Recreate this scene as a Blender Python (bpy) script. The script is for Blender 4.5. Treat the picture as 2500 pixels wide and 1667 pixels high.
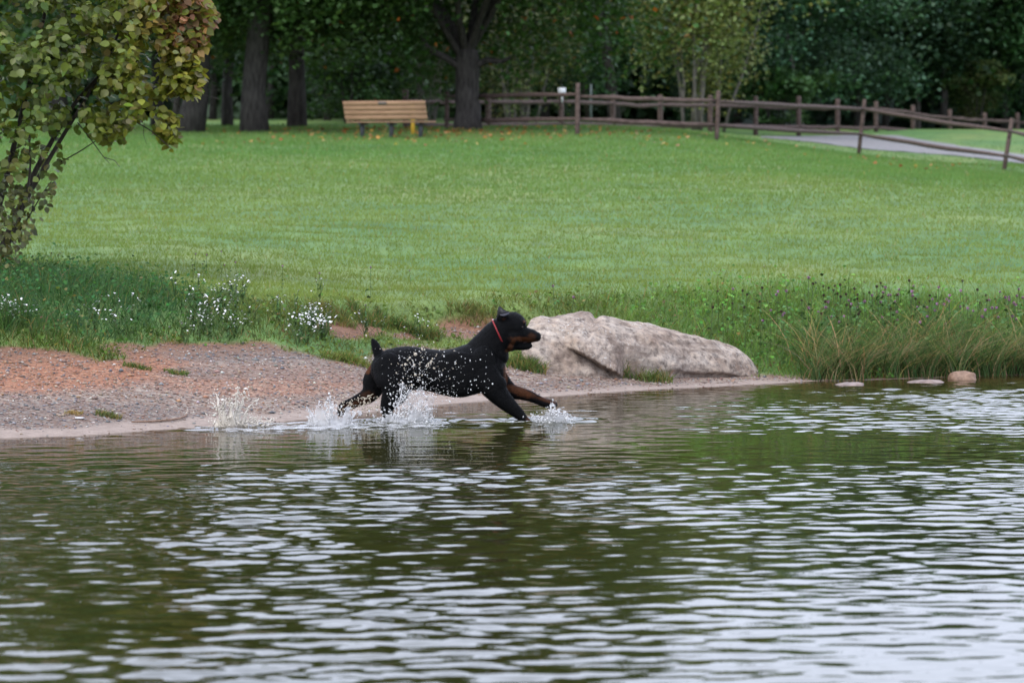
import bpy, math, random
import numpy as np
from mathutils import Vector

# ------------------------------------------------------------------ camera, sky, sun, exposure
S = bpy.context.scene
for _o in list(bpy.data.objects):
    bpy.data.objects.remove(_o)
COL = S.collection
F = 10417.0                      # focal length in pixels of the 2500 px wide photograph
CAMZ = 1.7
PITCH = math.atan(393.5 / F)
cam_d = bpy.data.cameras.new('camera')
cam_d.sensor_width = 36.0
cam_d.lens = 150.0
cam_d.clip_start = 0.5
cam_d.clip_end = 5000.0
cam_d.dof.use_dof = True
cam_d.dof.focus_distance = 30.4
cam_d.dof.aperture_fstop = 5.0
cam_o = bpy.data.objects.new('camera', cam_d)
cam_o.location = (0, 0, CAMZ)
cam_o.rotation_euler = (math.pi / 2 - PITCH, 0, 0)
COL.objects.link(cam_o)
S.camera = cam_o

SUN_EL, SUN_ROT = math.radians(52), math.radians(215)
W = bpy.data.worlds.new('World')
S.world = W
W.use_nodes = True
wn, wl = W.node_tree.nodes, W.node_tree.links
wn.clear()
w_out = wn.new('ShaderNodeOutputWorld')
w_bg = wn.new('ShaderNodeBackground')
w_sky = wn.new('ShaderNodeTexSky')
w_sky.sky_type = 'NISHITA'
w_sky.sun_disc = False
w_sky.sun_elevation = SUN_EL
w_sky.sun_rotation = SUN_ROT
w_sky.air_density = 1.0
w_sky.dust_density = 3.0
w_hs = wn.new('ShaderNodeHueSaturation')
w_hs.inputs['Saturation'].default_value = 0.35
w_mix = wn.new('ShaderNodeMix')
w_mix.data_type = 'RGBA'
w_mix.inputs[0].default_value = 0.6
w_mix.inputs[7].default_value = (7.5, 8.2, 10.5, 1)          # the even grey of a cloud layer
w_bg.inputs['Strength'].default_value = 0.15
wl.new(w_sky.outputs[0], w_hs.inputs['Color'])
wl.new(w_hs.outputs[0], w_mix.inputs[6])
wl.new(w_mix.outputs[2], w_bg.inputs['Color'])
wl.new(w_bg.outputs[0], w_out.inputs['Surface'])

sun_d = bpy.data.lights.new('sun', 'SUN')
sun_d.energy = 1.0
sun_d.angle = math.radians(25)
sun_d.color = (1.0, 0.97, 0.92)
sun_o = bpy.data.objects.new('sun', sun_d)
_az = SUN_ROT
_dir = Vector((math.sin(_az) * math.cos(SUN_EL), math.cos(_az) * math.cos(SUN_EL), math.sin(SUN_EL)))
sun_o.rotation_euler = _dir.to_track_quat('Z', 'Y').to_euler()
COL.objects.link(sun_o)

S.view_settings.view_transform = 'Standard'
S.view_settings.look = 'None'
S.view_settings.exposure = 0.9
S.view_settings.gamma = 1.0
S.view_settings.use_curve_mapping = False
S.render.engine = 'CYCLES'
S.cycles.use_denoising = True
S.cycles.max_bounces = 8
S.cycles.diffuse_bounces = 3
S.cycles.glossy_bounces = 3
S.cycles.transmission_bounces = 5
S.cycles.transparent_max_bounces = 8
S.cycles.caustics_reflective = False
S.cycles.caustics_refractive = False

rng = np.random.default_rng(7)
random.seed(7)

# ------------------------------------------------------------------ projection helpers
CT, ST = math.cos(PITCH), math.sin(PITCH)

def ray(px, py):
    u = (px - 1250.0) / F
    v = -(py - 833.5) / F
    return np.array([u, CT + v * ST, -ST + v * CT])

def at(px, py, Y):
    d = ray(px, py)
    t = Y / d[1]
    return np.array([0, 0, CAMZ]) + d * t

def project(P):
    P = np.asarray(P, float)
    q = P - np.array([0, 0, CAMZ])
    zc = q[..., 1] * CT - q[..., 2] * ST
    yc = q[..., 1] * ST + q[..., 2] * CT
    zc = np.where(zc < 0.5, 0.5, zc)
    return 1250 + F * q[..., 0] / zc, 833.5 - F * yc / zc

def sstep(a, b, x):
    t = np.clip((np.asarray(x, float) - a) / (b - a), 0, 1)
    return t * t * (3 - 2 * t)

_perm = np.random.default_rng(3).random((256, 256))

def vnoise(x, y):
    x = np.asarray(x, float); y = np.asarray(y, float)
    xi = np.floor(x).astype(int); yi = np.floor(y).astype(int)
    fx = x - xi; fy = y - yi
    fx = fx * fx * (3 - 2 * fx); fy = fy * fy * (3 - 2 * fy)
    g = lambda i, j: _perm[i % 256, j % 256]
    return (g(xi, yi) * (1 - fx) * (1 - fy) + g(xi + 1, yi) * fx * (1 - fy)
            + g(xi, yi + 1) * (1 - fx) * fy + g(xi + 1, yi + 1) * fx * fy)

def fbm(x, y, o=4):
    s = 0; a = 0.5
    for k in range(o):
        s = s + a * (vnoise(x * 2 ** k + 17.3 * k, y * 2 ** k + 5.1 * k) - 0.5)
        a *= 0.5
    return s * 2     # about -1..1

# ------------------------------------------------------------------ terrain function
_sh = [(-500, 1090), (0, 1070), (200, 1063), (400, 1048), (550, 1038), (700, 1028), (850, 1012), (1000, 993), (1200, 977),
       (1360, 966), (1600, 950), (1800, 940), (1980, 931), (2100, 928), (2300, 922), (2500, 915), (2900, 905)]
_shd = [CAMZ * F / (py - 440.0) for px, py in _sh]
_shx = [(px - 1250) / F * d for (px, py), d in zip(_sh, _shd)]

def yshore(x):
    x = np.asarray(x, float)
    y = np.interp(x, _shx, _shd)
    y = np.where(x < _shx[0], _shd[0] + 0.25 * (x - _shx[0]), y)
    y = np.where(x > _shx[-1], _shd[-1] + 0.3 * (x - _shx[-1]), y)
    return np.clip(y, 20, 60) + 0.06 * fbm(x * 1.7, x * 0 + 3.3, 3)

_S1 = ([-8, -3.4, -2.2, -1.05, 0.1, 1.5, 2.6, 8], [4.2, 4.0, 3.7, 2.8, 1.4, 0.8, 0.2, 0.1])

def ground(x, y):
    x = np.asarray(x, float); y = np.asarray(y, float)
    s = y - yshore(x)
    s1 = np.interp(x, *_S1)
    base0 = np.interp(x, [-6, -3.4, -1.2, 2, 5, 9], [.86, .83, .66, .62, .56, .55])
    zl = base0 + .0315 * (np.minimum(y, 100) - 35) + (.83 - base0) * sstep(35, 60, y)
    slope2 = .020 - .008 * sstep(0, 10, x)
    zl = zl + slope2 * (np.clip(y, 100, 150) - 100)
    zl = zl - 0.9 * sstep(2, 12, x) * sstep(50, 98, y) * (1 - sstep(106, 135, y))
    zl = zl + .05 * fbm(x * .25, y * .12 + 9, 3)
    beach = .11 * np.clip(s, 0, 6) - .02 * sstep(0, .6, s) * (1 - sstep(.6, 1.6, s))
    ce = sstep(-1.9, -1.4, x) * (1 - sstep(.2, .5, x))
    tw = sstep(s1 - .1, s1 + 2.1, s)
    tn = .35 * sstep(s1 - .1, s1 + .9, s) + .65 * sstep(s1 + 1.0, s1 + 1.5, s + .25 * fbm(x * 2.2, y * 2.2, 3))
    t = tw * (1 - ce) + tn * ce
    z = beach * (1 - t) + zl * t
    z = z + .018 * fbm(x * 3.1, y * 3.1, 4) * sstep(.2, 1.2, s) + .05 * fbm(x * 1.3 + 4, y * 1.3, 3) * t * (1 - sstep(40, 60, y))
    bed = np.where(s < 0, np.maximum(.055 * s, -.7), 0)
    bed = bed + np.where(s < -9, np.maximum((s + 9) * .02, -1.5), 0)
    return np.where(s < 0, bed, z)

def hit(px, py, lo=14.0, hi=220.0):
    d = ray(px, py)
    Y = np.arange(lo, hi, .04)
    t = Y / d[1]
    x = d[0] * t; z = CAMZ + d[2] * t
    g = np.maximum(ground(x, Y), 0)
    k = int(np.argmax(z <= g))
    if z[k] > g[k]:
        k = len(Y) - 1
    f = 0.0
    if k > 0:
        e0, e1 = z[k - 1] - g[k - 1], z[k] - g[k]
        f = e0 / (e0 - e1) if e0 > e1 else 1.0
        return np.array([x[k - 1] + (x[k] - x[k - 1]) * f, Y[k - 1] + .04 * f, g[k - 1] + (g[k] - g[k - 1]) * f])
    return np.array([x[k], Y[k], g[k]])

# ------------------------------------------------------------------ object helpers
def tag(o, label=None, cat=None, group=None, kind=None):
    if label: o['label'] = label
    if cat: o['category'] = cat
    if group: o['group'] = group
    if kind: o['kind'] = kind
    return o

def empty(name, loc=(0, 0, 0), rz=0.0):
    o = bpy.data.objects.new(name, None)
    o.empty_display_size = .2
    o.location = loc; o.rotation_euler = (0, 0, rz)
    COL.objects.link(o)
    return o

def mesh_np(name, V, Fs, colors=None, smooth=False):
    """V (N,3); Fs list of int arrays (M,k); colors (N,3) per vertex"""
    me = bpy.data.meshes.new(name)
    V = np.ascontiguousarray(V, dtype=np.float32)
    if not isinstance(Fs, (list, tuple)):
        Fs = [Fs]
    Fs = [np.asarray(f, dtype=np.int32) for f in Fs if len(f)]
    me.vertices.add(len(V)); me.vertices.foreach_set('co', V.ravel())
    nl = sum(f.size for f in Fs); npoly = sum(len(f) for f in Fs)
    me.loops.add(nl); me.polygons.add(npoly)
    me.loops.foreach_set('vertex_index', np.concatenate([f.ravel() for f in Fs]))
    tot = np.concatenate([np.full(len(f), f.shape[1], np.int32) for f in Fs])
    start = np.concatenate([[0], np.cumsum(tot)[:-1]]).astype(np.int32)
    me.polygons.foreach_set('loop_start', start)
    me.polygons.foreach_set('loop_total', tot)
    if smooth:
        me.polygons.foreach_set('use_smooth', np.ones(npoly, dtype=bool))
    me.update(calc_edges=True)
    if colors is not None:
        a = me.attributes.new('Col', 'FLOAT_COLOR', 'POINT')
        c = np.ones((len(V), 4), np.float32); c[:, :3] = colors
        a.data.foreach_set('color', c.ravel())
    return me

def add_attr(me, name, vals):
    a = me.attributes.new(name, 'FLOAT', 'POINT')
    a.data.foreach_set('value', np.ascontiguousarray(vals, dtype=np.float32).ravel())

def obj(name, me, mat=None, parent=None, loc=None):
    o = bpy.data.objects.new(name, me)
    COL.objects.link(o)
    if mat is not None and len(me.materials) == 0:
        me.materials.append(mat)
    if parent is not None:
        o.parent = parent
    if loc is not None:
        o.location = loc
    return o

class MB:
    """collects pieces of one mesh"""
    def __init__(s):
        s.V = []; s.F = {}; s.C = []; s.n = 0
    def add(s, V, faces, color=None):
        V = np.asarray(V, float).reshape(-1, 3)
        for f in (faces if isinstance(faces, list) else [faces]):
            f = np.asarray(f, np.int64)
            if len(f): s.F.setdefault(f.shape[1], []).append(f + s.n)
        s.V.append(V); s.n += len(V)
        c = np.ones((len(V), 3)) * (np.asarray(color) if color is not None else 1.0)
        s.C.append(c)
    def mesh(s, name, smooth=False, color=False, origin=None):
        V = np.concatenate(s.V)
        if origin is not None: V = V - np.asarray(origin)
        return mesh_np(name, V, [np.concatenate(f) for f in s.F.values()], np.concatenate(s.C) if color else None, smooth)

def tube(pts, rad, n=8, cap=True, squash=None):
    pts = np.asarray(pts, float); rad = np.asarray(rad, float)
    m = len(pts)
    T = np.gradient(pts, axis=0)
    T /= np.linalg.norm(T, axis=1)[:, None] + 1e-9
    ref = np.array([0, 0, 1.0]) if abs(T[0, 2]) < .8 else np.array([0, 1.0, 0])
    V = []
    for i in range(m):
        a = np.cross(T[i], ref); a /= np.linalg.norm(a) + 1e-9
        b = np.cross(a, T[i])
        for k in range(n):
            th = 2 * math.pi * k / n
            q = 1.0 if squash is None else squash
            V.append(pts[i] + rad[i] * (math.cos(th) * a * q + math.sin(th) * b))
    Fq = []
    for i in range(m - 1):
        for k in range(n):
            k2 = (k + 1) % n
            Fq.append((i * n + k, i * n + k2, (i + 1) * n + k2, (i + 1) * n + k))
    fs = [np.array(Fq)]
    if cap:
        V.append(pts[0]); V.append(pts[-1])
        c0, c1 = m * n, m * n + 1
        tr = []
        for k in range(n):
            k2 = (k + 1) % n
            tr.append((c0, k2, k)); tr.append((c1, (m - 1) * n + k, (m - 1) * n + k2))
        fs.append(np.array(tr))
    return np.array(V), fs

def box(sx, sy, sz, bev=0.0, c=(0, 0, 0)):
    """box with chamfered long edges (sizes are full lengths)"""
    b = bev
    x, y, z = sx / 2, sy / 2, sz / 2
    ring = [(-y + b, -z), (y - b, -z), (y, -z + b), (y, z - b), (y - b, z), (-y + b, z), (-y, z - b), (-y, -z + b)]
    if b <= 0:
        ring = [(-y, -z), (y, -z), (y, z), (-y, z)]
    n = len(ring)
    V = [(-x, p, q) for p, q in ring] + [(x, p, q) for p, q in ring]
    fq = np.array([(k, (k + 1) % n, n + (k + 1) % n, n + k) for k in range(n)])
    fa = np.array([tuple(range(n - 1, -1, -1)), tuple(range(n, 2 * n))])
    return np.array(V) + np.asarray(c), [fq, fa]

def xform(V, loc, M=None):
    V = np.asarray(V, float)
    if M is not None: V = V @ np.asarray(M).T
    return V + np.asarray(loc)

def rotz(a):
    c, s = math.cos(a), math.sin(a)
    return np.array([[c, -s, 0], [s, c, 0], [0, 0, 1.0]])

# ------------------------------------------------------------------ material helpers
def newmat(name):
    m = bpy.data.materials.new(name)
    m.use_nodes = True
    nt = m.node_tree
    nt.nodes.clear()
    out = nt.nodes.new('ShaderNodeOutputMaterial')
    return m, nt, out

def N(nt, t, **kw):
    n = nt.nodes.new(t)
    for k, v in kw.items():
        if k in ('inp',):
            for a, b in v.items(): n.inputs[a].default_value = b
        else:
            setattr(n, k, v)
    return n

def L(nt, a, b):
    nt.links.new(a, b)

def noise(nt, scale, detail=4.0, vec=None, rough=.55, dist=0.0):
    n = N(nt, 'ShaderNodeTexNoise')
    n.inputs['Scale'].default_value = scale
    n.inputs['Detail'].default_value = detail
    n.inputs['Roughness'].default_value = rough
    n.inputs['Distortion'].default_value = dist
    if vec is not None: L(nt, vec, n.inputs['Vector'])
    return n

def ramp(nt, fac, stops):
    r = N(nt, 'ShaderNodeValToRGB')
    e = r.color_ramp.elements
    while len(e) < len(stops): e.new(.5)
    for k, (p, c) in enumerate(stops):
        e[k].position = p
        e[k].color = (*c, 1) if len(c) == 3 else c
    L(nt, fac, r.inputs['Fac'])
    return r

def mixc(nt, fac, a, b, mode='MIX'):
    m = N(nt, 'ShaderNodeMix', data_type='RGBA', blend_type=mode)
    for sock, v in ((m.inputs[0], fac), (m.inputs[6], a), (m.inputs[7], b)):
        if hasattr(v, 'is_linked') or hasattr(v, 'links'): L(nt, v, sock)
        elif isinstance(v, (int, float)): sock.default_value = v
        else: sock.default_value = (*v, 1)
    return m.outputs[2]

def coord(nt, kind='Object'):
    return N(nt, 'ShaderNodeTexCoord').outputs[kind]

def geopos(nt):
    return N(nt, 'ShaderNodeNewGeometry').outputs['Position']

def bump(nt, h, strength=.5, dist=.02):
    b = N(nt, 'ShaderNodeBump')
    b.inputs['Strength'].default_value = strength
    b.inputs['Distance'].default_value = dist
    L(nt, h, b.inputs['Height'])
    return b.outputs['Normal']

def attr(nt, name):
    a = N(nt, 'ShaderNodeAttribute')
    a.attribute_name = name
    return a

def principled(nt, out, color, rough=.6, spec=.4, normal=None):
    p = N(nt, 'ShaderNodeBsdfPrincipled')
    if hasattr(color, 'links'): L(nt, color, p.inputs['Base Color'])
    else: p.inputs['Base Color'].default_value = (*color, 1)
    if hasattr(rough, 'links'): L(nt, rough, p.inputs['Roughness'])
    else: p.inputs['Roughness'].default_value = rough
    p.inputs['Specular IOR Level'].default_value = spec
    if normal is not None: L(nt, normal, p.inputs['Normal'])
    L(nt, p.outputs[0], out.inputs['Surface'])
    return p

def leaf_mat(name, trans=.35, rough=.5, spec=.3):
    m, nt, out = newmat(name)
    a = attr(nt, 'Col')
    p = N(nt, 'ShaderNodeBsdfPrincipled')
    L(nt, a.outputs['Color'], p.inputs['Base Color'])
    p.inputs['Roughness'].default_value = rough
    p.inputs['Specular IOR Level'].default_value = spec
    t = N(nt, 'ShaderNodeBsdfTranslucent')
    tc = mixc(nt, 1.0, a.outputs['Color'], (1.15, 1.1, .6), 'MULTIPLY')
    L(nt, tc, t.inputs['Color'])
    mx = N(nt, 'ShaderNodeMixShader')
    mx.inputs[0].default_value = trans
    L(nt, p.outputs[0], mx.inputs[1]); L(nt, t.outputs[0], mx.inputs[2])
    L(nt, mx.outputs[0], out.inputs['Surface'])
    return m

def simple_mat(name, c1, c2, scale=20, rough=.7, spec=.3, stretch=None, bstr=.3, bdist=.01):
    m, nt, out = newmat(name)
    v = coord(nt)
    if stretch:
        mp = N(nt, 'ShaderNodeMapping')
        mp.inputs['Scale'].default_value = stretch
        L(nt, v, mp.inputs['Vector']); v = mp.outputs[0]
    n = noise(nt, scale, 5, v)
    r = ramp(nt, n.outputs['Fac'], [(.3, c1), (.7, c2)])
    principled(nt, out, r.outputs[0], rough, spec, bump(nt, n.outputs['Fac'], bstr, bdist))
    return m

M_LEAF = leaf_mat('tree_leaves')
M_BUSHLEAF = leaf_mat('shrub_leaves', .4, .42, .4)
M_GRASS = leaf_mat('grass_blades', .46, .7, .12)
M_BARK = simple_mat('dark_bark', (.022, .02, .018), (.07, .064, .058), 14, .9, .15, (1, 1, .25), .8, .03)
M_BARKPALE = simple_mat('pale_bark', (.09, .085, .075), (.22, .2, .18), 18, .85, .2, (1, 1, .3), .5, .02)
M_RAIL = simple_mat('weathered_rail', (.05, .034, .028), (.13, .092, .08), 16, .85, .2, (.25, 1, 1), .4, .01)

# ------------------------------------------------------------------ GROUND
def nonuni(segs):
    out = []
    for a, b, n in segs:
        out.append(np.linspace(a, b, n, endpoint=False))
    return np.concatenate(out + [[segs[-1][1]]])

gx = nonuni([(-900, -100, 10), (-100, -25, 20), (-25, -6.5, 26), (-6.5, 7.5, 280), (7.5, 26, 30), (26, 100, 20), (100, 900, 10)])
gy = nonuni([(-400, -20, 8), (-20, 22, 20), (22, 27, 20), (27, 40.5, 270), (40.5, 60, 60), (60, 150, 120), (150, 260, 20), (260, 1600, 12)])
GX, GY = np.meshgrid(gx, gy)
GZ = ground(GX, GY)
nx, ny = len(gx), len(gy)
V = np.stack([GX, GY, GZ], -1).reshape(-1, 3)
ii, jj = np.meshgrid(np.arange(nx - 1), np.arange(ny - 1))
q = (jj * nx + ii).ravel()
Q = np.stack([q, q + 1, q + 1 + nx, q + nx], 1)
g_me = mesh_np('ground', V, Q, smooth=True)

# pixel-traced borders, thrown onto the real ground
_vx = [-600, 0, 70, 150, 240, 300, 330, 420, 520, 600, 660, 720, 800, 870, 905, 920, 1000, 1230, 1242, 1300, 1335, 1350, 1500, 1770, 1800, 1860, 1980, 2100, 2600, 3200]
_vy = [830, 848, 852, 860, 884, 872, 852, 840, 838, 840, 842, 858, 880, 888, 874, 852, 850, 850, 892, 908, 890, 850, 850, 850, 905, 920, 926, 926, 914, 900]
_sx = [-600, 0, 200, 400, 560, 700, 850, 1000, 1200, 1400, 1700, 1980, 2600]
_sy = [1062, 1046, 1040, 1024, 1012, 1002, 984, 968, 962, 950, 934, 924, 910]

def veg_edge(px): return np.interp(px, _vx, _vy)
def ell(px, py, cx, cy, rx, ry): return 1 - sstep(.75, 1.15, np.sqrt(((px - cx) / rx) ** 2 + ((py - cy) / ry) ** 2))

def veg_mask(P):
    px, py = project(P)
    x, y = P[..., 0], P[..., 1]
    wob = 14 * fbm(x * 3.5, y * 3.5 + 7, 3)
    m = sstep(-7, 7, veg_edge(px) + wob - py)
    soil = np.maximum.reduce([ell(px + wob, py + wob * .4, 872, 808, 75, 22), ell(px + wob, py + wob * .4, 1165, 802, 100, 30),
                              ell(px + wob, py + wob * .5, 300, 855, 60, 16) * .8, ell(px + wob, py, 800, 795, 40, 12), ell(px + wob, py, 1010, 820, 60, 10)])
    m = m * (1 - soil)
    m = np.where(y > 45, 1.0, m)
    m = np.where(y < yshore(x) + .03, 0, m)
    return m

g_veg = veg_mask(V + np.array([0, -.16, 0]) * (V[:, 1:2] < 40)) * veg_mask(V)
pxV, pyV = project(V)
wobV = 8 * fbm(V[:, 0] * 4, V[:, 1] * 4 + 3, 3)
g_sand = sstep(-6, 8, pyV - np.interp(pxV, _sx, _sy) + wobV) * (V[:, 1] < 40)
g_grey = np.maximum.reduce([ell(pxV + wobV, pyV, 620, 862, 250, 24), ell(pxV, pyV + wobV, 150, 1015, 380, 36), ell(pxV, pyV + wobV, 560, 910, 190, 14) * .7,
                            ell(pxV, pyV, 800, 900, 260, 34) * .5, ell(pxV, pyV + wobV, 1500, 945, 400, 20) * .7])
g_rust = np.maximum(ell(pxV, pyV + wobV, 60, 890, 420, 70), ell(pxV, pyV, 620, 930, 280, 40) * .6)
g_litter = np.maximum.reduce([ell(pxV + wobV, pyV, 735, 318, 130, 8), ell(pxV, pyV, 1060, 328, 260, 10), ell(pxV, pyV, 1150, 322, 160, 8)]) * (V[:, 1] > 80)
g_soil = np.clip(veg_mask(V) - g_veg, 0, 1) * (V[:, 1] < 40)
for nm, a in (('soil', g_soil), ('veg', g_veg), ('sand', g_sand), ('grey', g_grey), ('rust', g_rust), ('litter', g_litter)):
    add_attr(g_me, nm, a)

def ground_mat():
    m, nt, out = newmat('ground')
    pos = geopos(nt)
    A = lambda n: attr(nt, n).outputs['Fac']
    # lawn
    mp = N(nt, 'ShaderNodeMapping'); mp.inputs['Scale'].default_value = (1, .5, 1); L(nt, pos, mp.inputs['Vector'])
    n1 = noise(nt, .35, 4, mp.outputs[0]); n2 = noise(nt, 2.2, 5, mp.outputs[0], .65); n3 = noise(nt, 60, 3, pos)
    g1 = ramp(nt, n1.outputs['Fac'], [(.32, (.07, .16, .046)), (.52, (.115, .19, .052)), (.7, (.165, .21, .06))])
    g2 = ramp(nt, n2.outputs['Fac'], [(.3, (.6, .68, .68)), (.55, (1, 1, 1)), (.75, (1.25, 1.15, 1.0))])
    gr = mixc(nt, 1.0, g1.outputs[0], g2.outputs[0], 'MULTIPLY')
    g3 = ramp(nt, n3.outputs['Fac'], [(.3, (.6, .62, .6)), (.7, (1.2, 1.2, 1.15))])
    gr = mixc(nt, 1.0, gr, g3.outputs[0], 'MULTIPLY')
    nl = noise(nt, 9, 3, pos)
    lf = ramp(nt, nl.outputs['Fac'], [(.4, (.06, .035, .015)), (.6, (.16, .075, .025))])
    lfac = N(nt, 'ShaderNodeMath', operation='MULTIPLY'); L(nt, A('litter'), lfac.inputs[0]); lfac.inputs[1].default_value = .6
    gr = mixc(nt, lfac.outputs[0], gr, lf.outputs[0])
    # gravel, sand, soil
    vo = N(nt, 'ShaderNodeTexVoronoi'); vo.inputs['Scale'].default_value = 42; L(nt, pos, vo.inputs['Vector'])
    rgb = ramp(nt, N(nt, 'ShaderNodeSeparateColor').outputs[0], [(0, (.10, .066, .05)), (.35, (.2, .13, .095)), (.7, (.17, .14, .12)), (1, (.3, .25, .2))])
    sep = rgb.inputs['Fac'].links[0].from_node
    L(nt, vo.outputs['Color'], sep.inputs[0])
    rust = mixc(nt, 1.0, rgb.outputs[0], (1.2, .74, .52), 'MULTIPLY')
    gv = mixc(nt, A('rust'), rgb.outputs[0], rust)
    grey = mixc(nt, 1.0, rgb.outputs[0], (.78, .78, .8), 'MULTIPLY')
    gv = mixc(nt, A('grey'), gv, grey)
    ns = noise(nt, 14, 6, pos, .7)
    sand = ramp(nt, ns.outputs['Fac'], [(.3, (.19, .145, .118)), (.7, (.30, .24, .2))])
    gv = mixc(nt, A('sand'), gv, sand.outputs[0])
    # bare soil just above the gravel (where neither grass nor stones cover it)
    pz = N(nt, 'ShaderNodeSeparateXYZ'); L(nt, pos, pz.inputs[0])
    mr = N(nt, 'ShaderNodeMapRange'); L(nt, pz.outputs[2], mr.inputs['Value'])
    mr.inputs['From Min'].default_value = .33; mr.inputs['From Max'].default_value = .43
    so = ramp(nt, noise(nt, 22, 6, pos, .7).outputs['Fac'], [(.3, (.085, .042, .026)), (.55, (.17, .088, .052)), (.8, (.24, .14, .09))])
    gv = mixc(nt, mr.outputs[0], gv, so.outputs[0])
    gv = mixc(nt, A('soil'), gv, so.outputs[0])
    c = mixc(nt, A('veg'), gv, gr)
    h = mixc(nt, A('veg'), vo.outputs['Distance'], n3.outputs['Fac'])
    principled(nt, out, c, .8, .25, bump(nt, h, .6, .015))
    return m

tag(obj('ground', g_me, ground_mat()), kind='structure')

# ------------------------------------------------------------------ asphalt path
lo = [(1858, 338), (1920, 342), (1990, 349), (2060, 359), (2120, 366), (2220, 373), (2330, 381), (2420, 391), (2500, 401), (2650, 420), (2850, 452)]
up = [(1858, 335), (1920, 334.5), (1990, 333.5), (2060, 332), (2120, 331), (2190, 332.5), (2270, 346), (2360, 360), (2500, 379), (2650, 398), (2850, 424)]
rows = []
for (a, b), (c, d) in zip(lo, up):
    A, B = hit(a, b), hit(c, d)
    r = []
    for k in range(13):
        p = A + (B - A) * k / 12
        p[2] = ground(p[0], p[1]) + .02
        r.append(p)
    rows.append(r)
R = np.array(rows)
R2 = []
for i in range(len(R) - 1):
    for k in range(6):
        p = R[i] + (R[i + 1] - R[i]) * k / 6
        p[:, 2] = ground(p[:, 0], p[:, 1]) + .02
        R2.append(p)
R2.append(R[-1]); R2 = np.array(R2)
n1, n2 = R2.shape[:2]
Fq = np.array([(i * n2 + k, (i + 1) * n2 + k, (i + 1) * n2 + k + 1, i * n2 + k + 1) for i in range(n1 - 1) for k in range(n2 - 1)])
path_xy = R2[:, :, :2]
tag(obj('path', mesh_np('path', R2.reshape(-1, 3), Fq, smooth=True), simple_mat('asphalt_path', (.15, .145, .145), (.22, .215, .215), 6, .85, .2)), kind='structure')

# ------------------------------------------------------------------ WATER
wx = nonuni([(-900, -60, 8), (-60, -8, 26), (-8, -5.2, 20), (-5.2, 5.2, 360), (5.2, 8, 20), (8, 60, 26), (60, 900, 8)])
wy = nonuni([(-400, -10, 10), (-10, 12.8, 60), (12.8, 38.2, 900), (38.2, 45, 24)])
WX, WY = np.meshgrid(wx, wy)
wr = np.random.default_rng(11)
H = np.zeros_like(WX)
NW = 90
for k in range(NW):
    lam = math.exp(wr.uniform(math.log(.12), math.log(.52)))
    th = wr.uniform(0, 2 * math.pi) if k % 2 else math.pi / 2 + wr.normal(0, .8)
    kk = 2 * math.pi / lam
    a = math.sqrt(2.0 / NW) / kk
    H += a * np.sin(kk * (math.cos(th) * WX + math.sin(th) * WY) + wr.uniform(0, 6.28))
sd = yshore(WX) - WY
patch = np.clip(1.0 + 1.5 * fbm(WX * .55 + 3, WY * .3, 4), .68, 1.45)
right = sstep(.3, 2.0, WX)
amp = .040 * (1 - .60 * sstep(24.6, 26.5, WY) * (1 - sstep(28.0, 29.4, WY) * right)) * (1 + .45 * sstep(27.5, 29.4, WY) * right) * (1.16 - .16 * right) * (1 - .55 * (1 - sstep(17.5, 24.5, WY)) * sstep(-.8, 1.0, WX))
amp = amp * patch * (0.25 + .75 * sstep(.0, .9, sd))
H = H * amp
# rings and wake where the dog's feet struck
for (px, py, A, r0) in ((565, 1040, .012, .25), (820, 1036, .014, .25), (980, 1030, .02, .3), (1345, 1026, .014, .28), (1180, 1034, .006, .5)):
    c = at(px, py, CAMZ * F / (py - 440.0))
    r = np.hypot(WX - c[0], (WY - c[1]))
    H += A * np.cos((r - r0) * 38) * np.exp(-((r - r0) / .16) ** 2) * .6
# low wave pushed shoreward along the dog's track
tr = (WY - np.interp(WX, [-3.5, -1.2, 0.4, 1.2], [28.6, 29.35, 29.75, 30.0]))
H += .018 * np.exp(-(tr / .09) ** 2) * sstep(-2.6, -1.9, WX) * (1 - sstep(-.4, .6, WX)) * (.7 + .6 * fbm(WX * 4, WY * 4, 2))
WZ = H
WV = np.stack([WX, WY, WZ], -1).reshape(-1, 3)
nx, ny = len(wx), len(wy)
ii, jj = np.meshgrid(np.arange(nx - 1), np.arange(ny - 1))
q = (jj * nx + ii).ravel()
Q = np.stack([q, q + 1, q + 1 + nx, q + nx], 1)
keep = (sd.ravel()[Q].max(1) > -.35)
w_me = mesh_np('water', WV, Q[keep], smooth=True)
add_attr(w_me, 'chop', (amp / .040).ravel())
add_attr(w_me, 'depth', -ground(WV[:, 0], WV[:, 1]))

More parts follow.
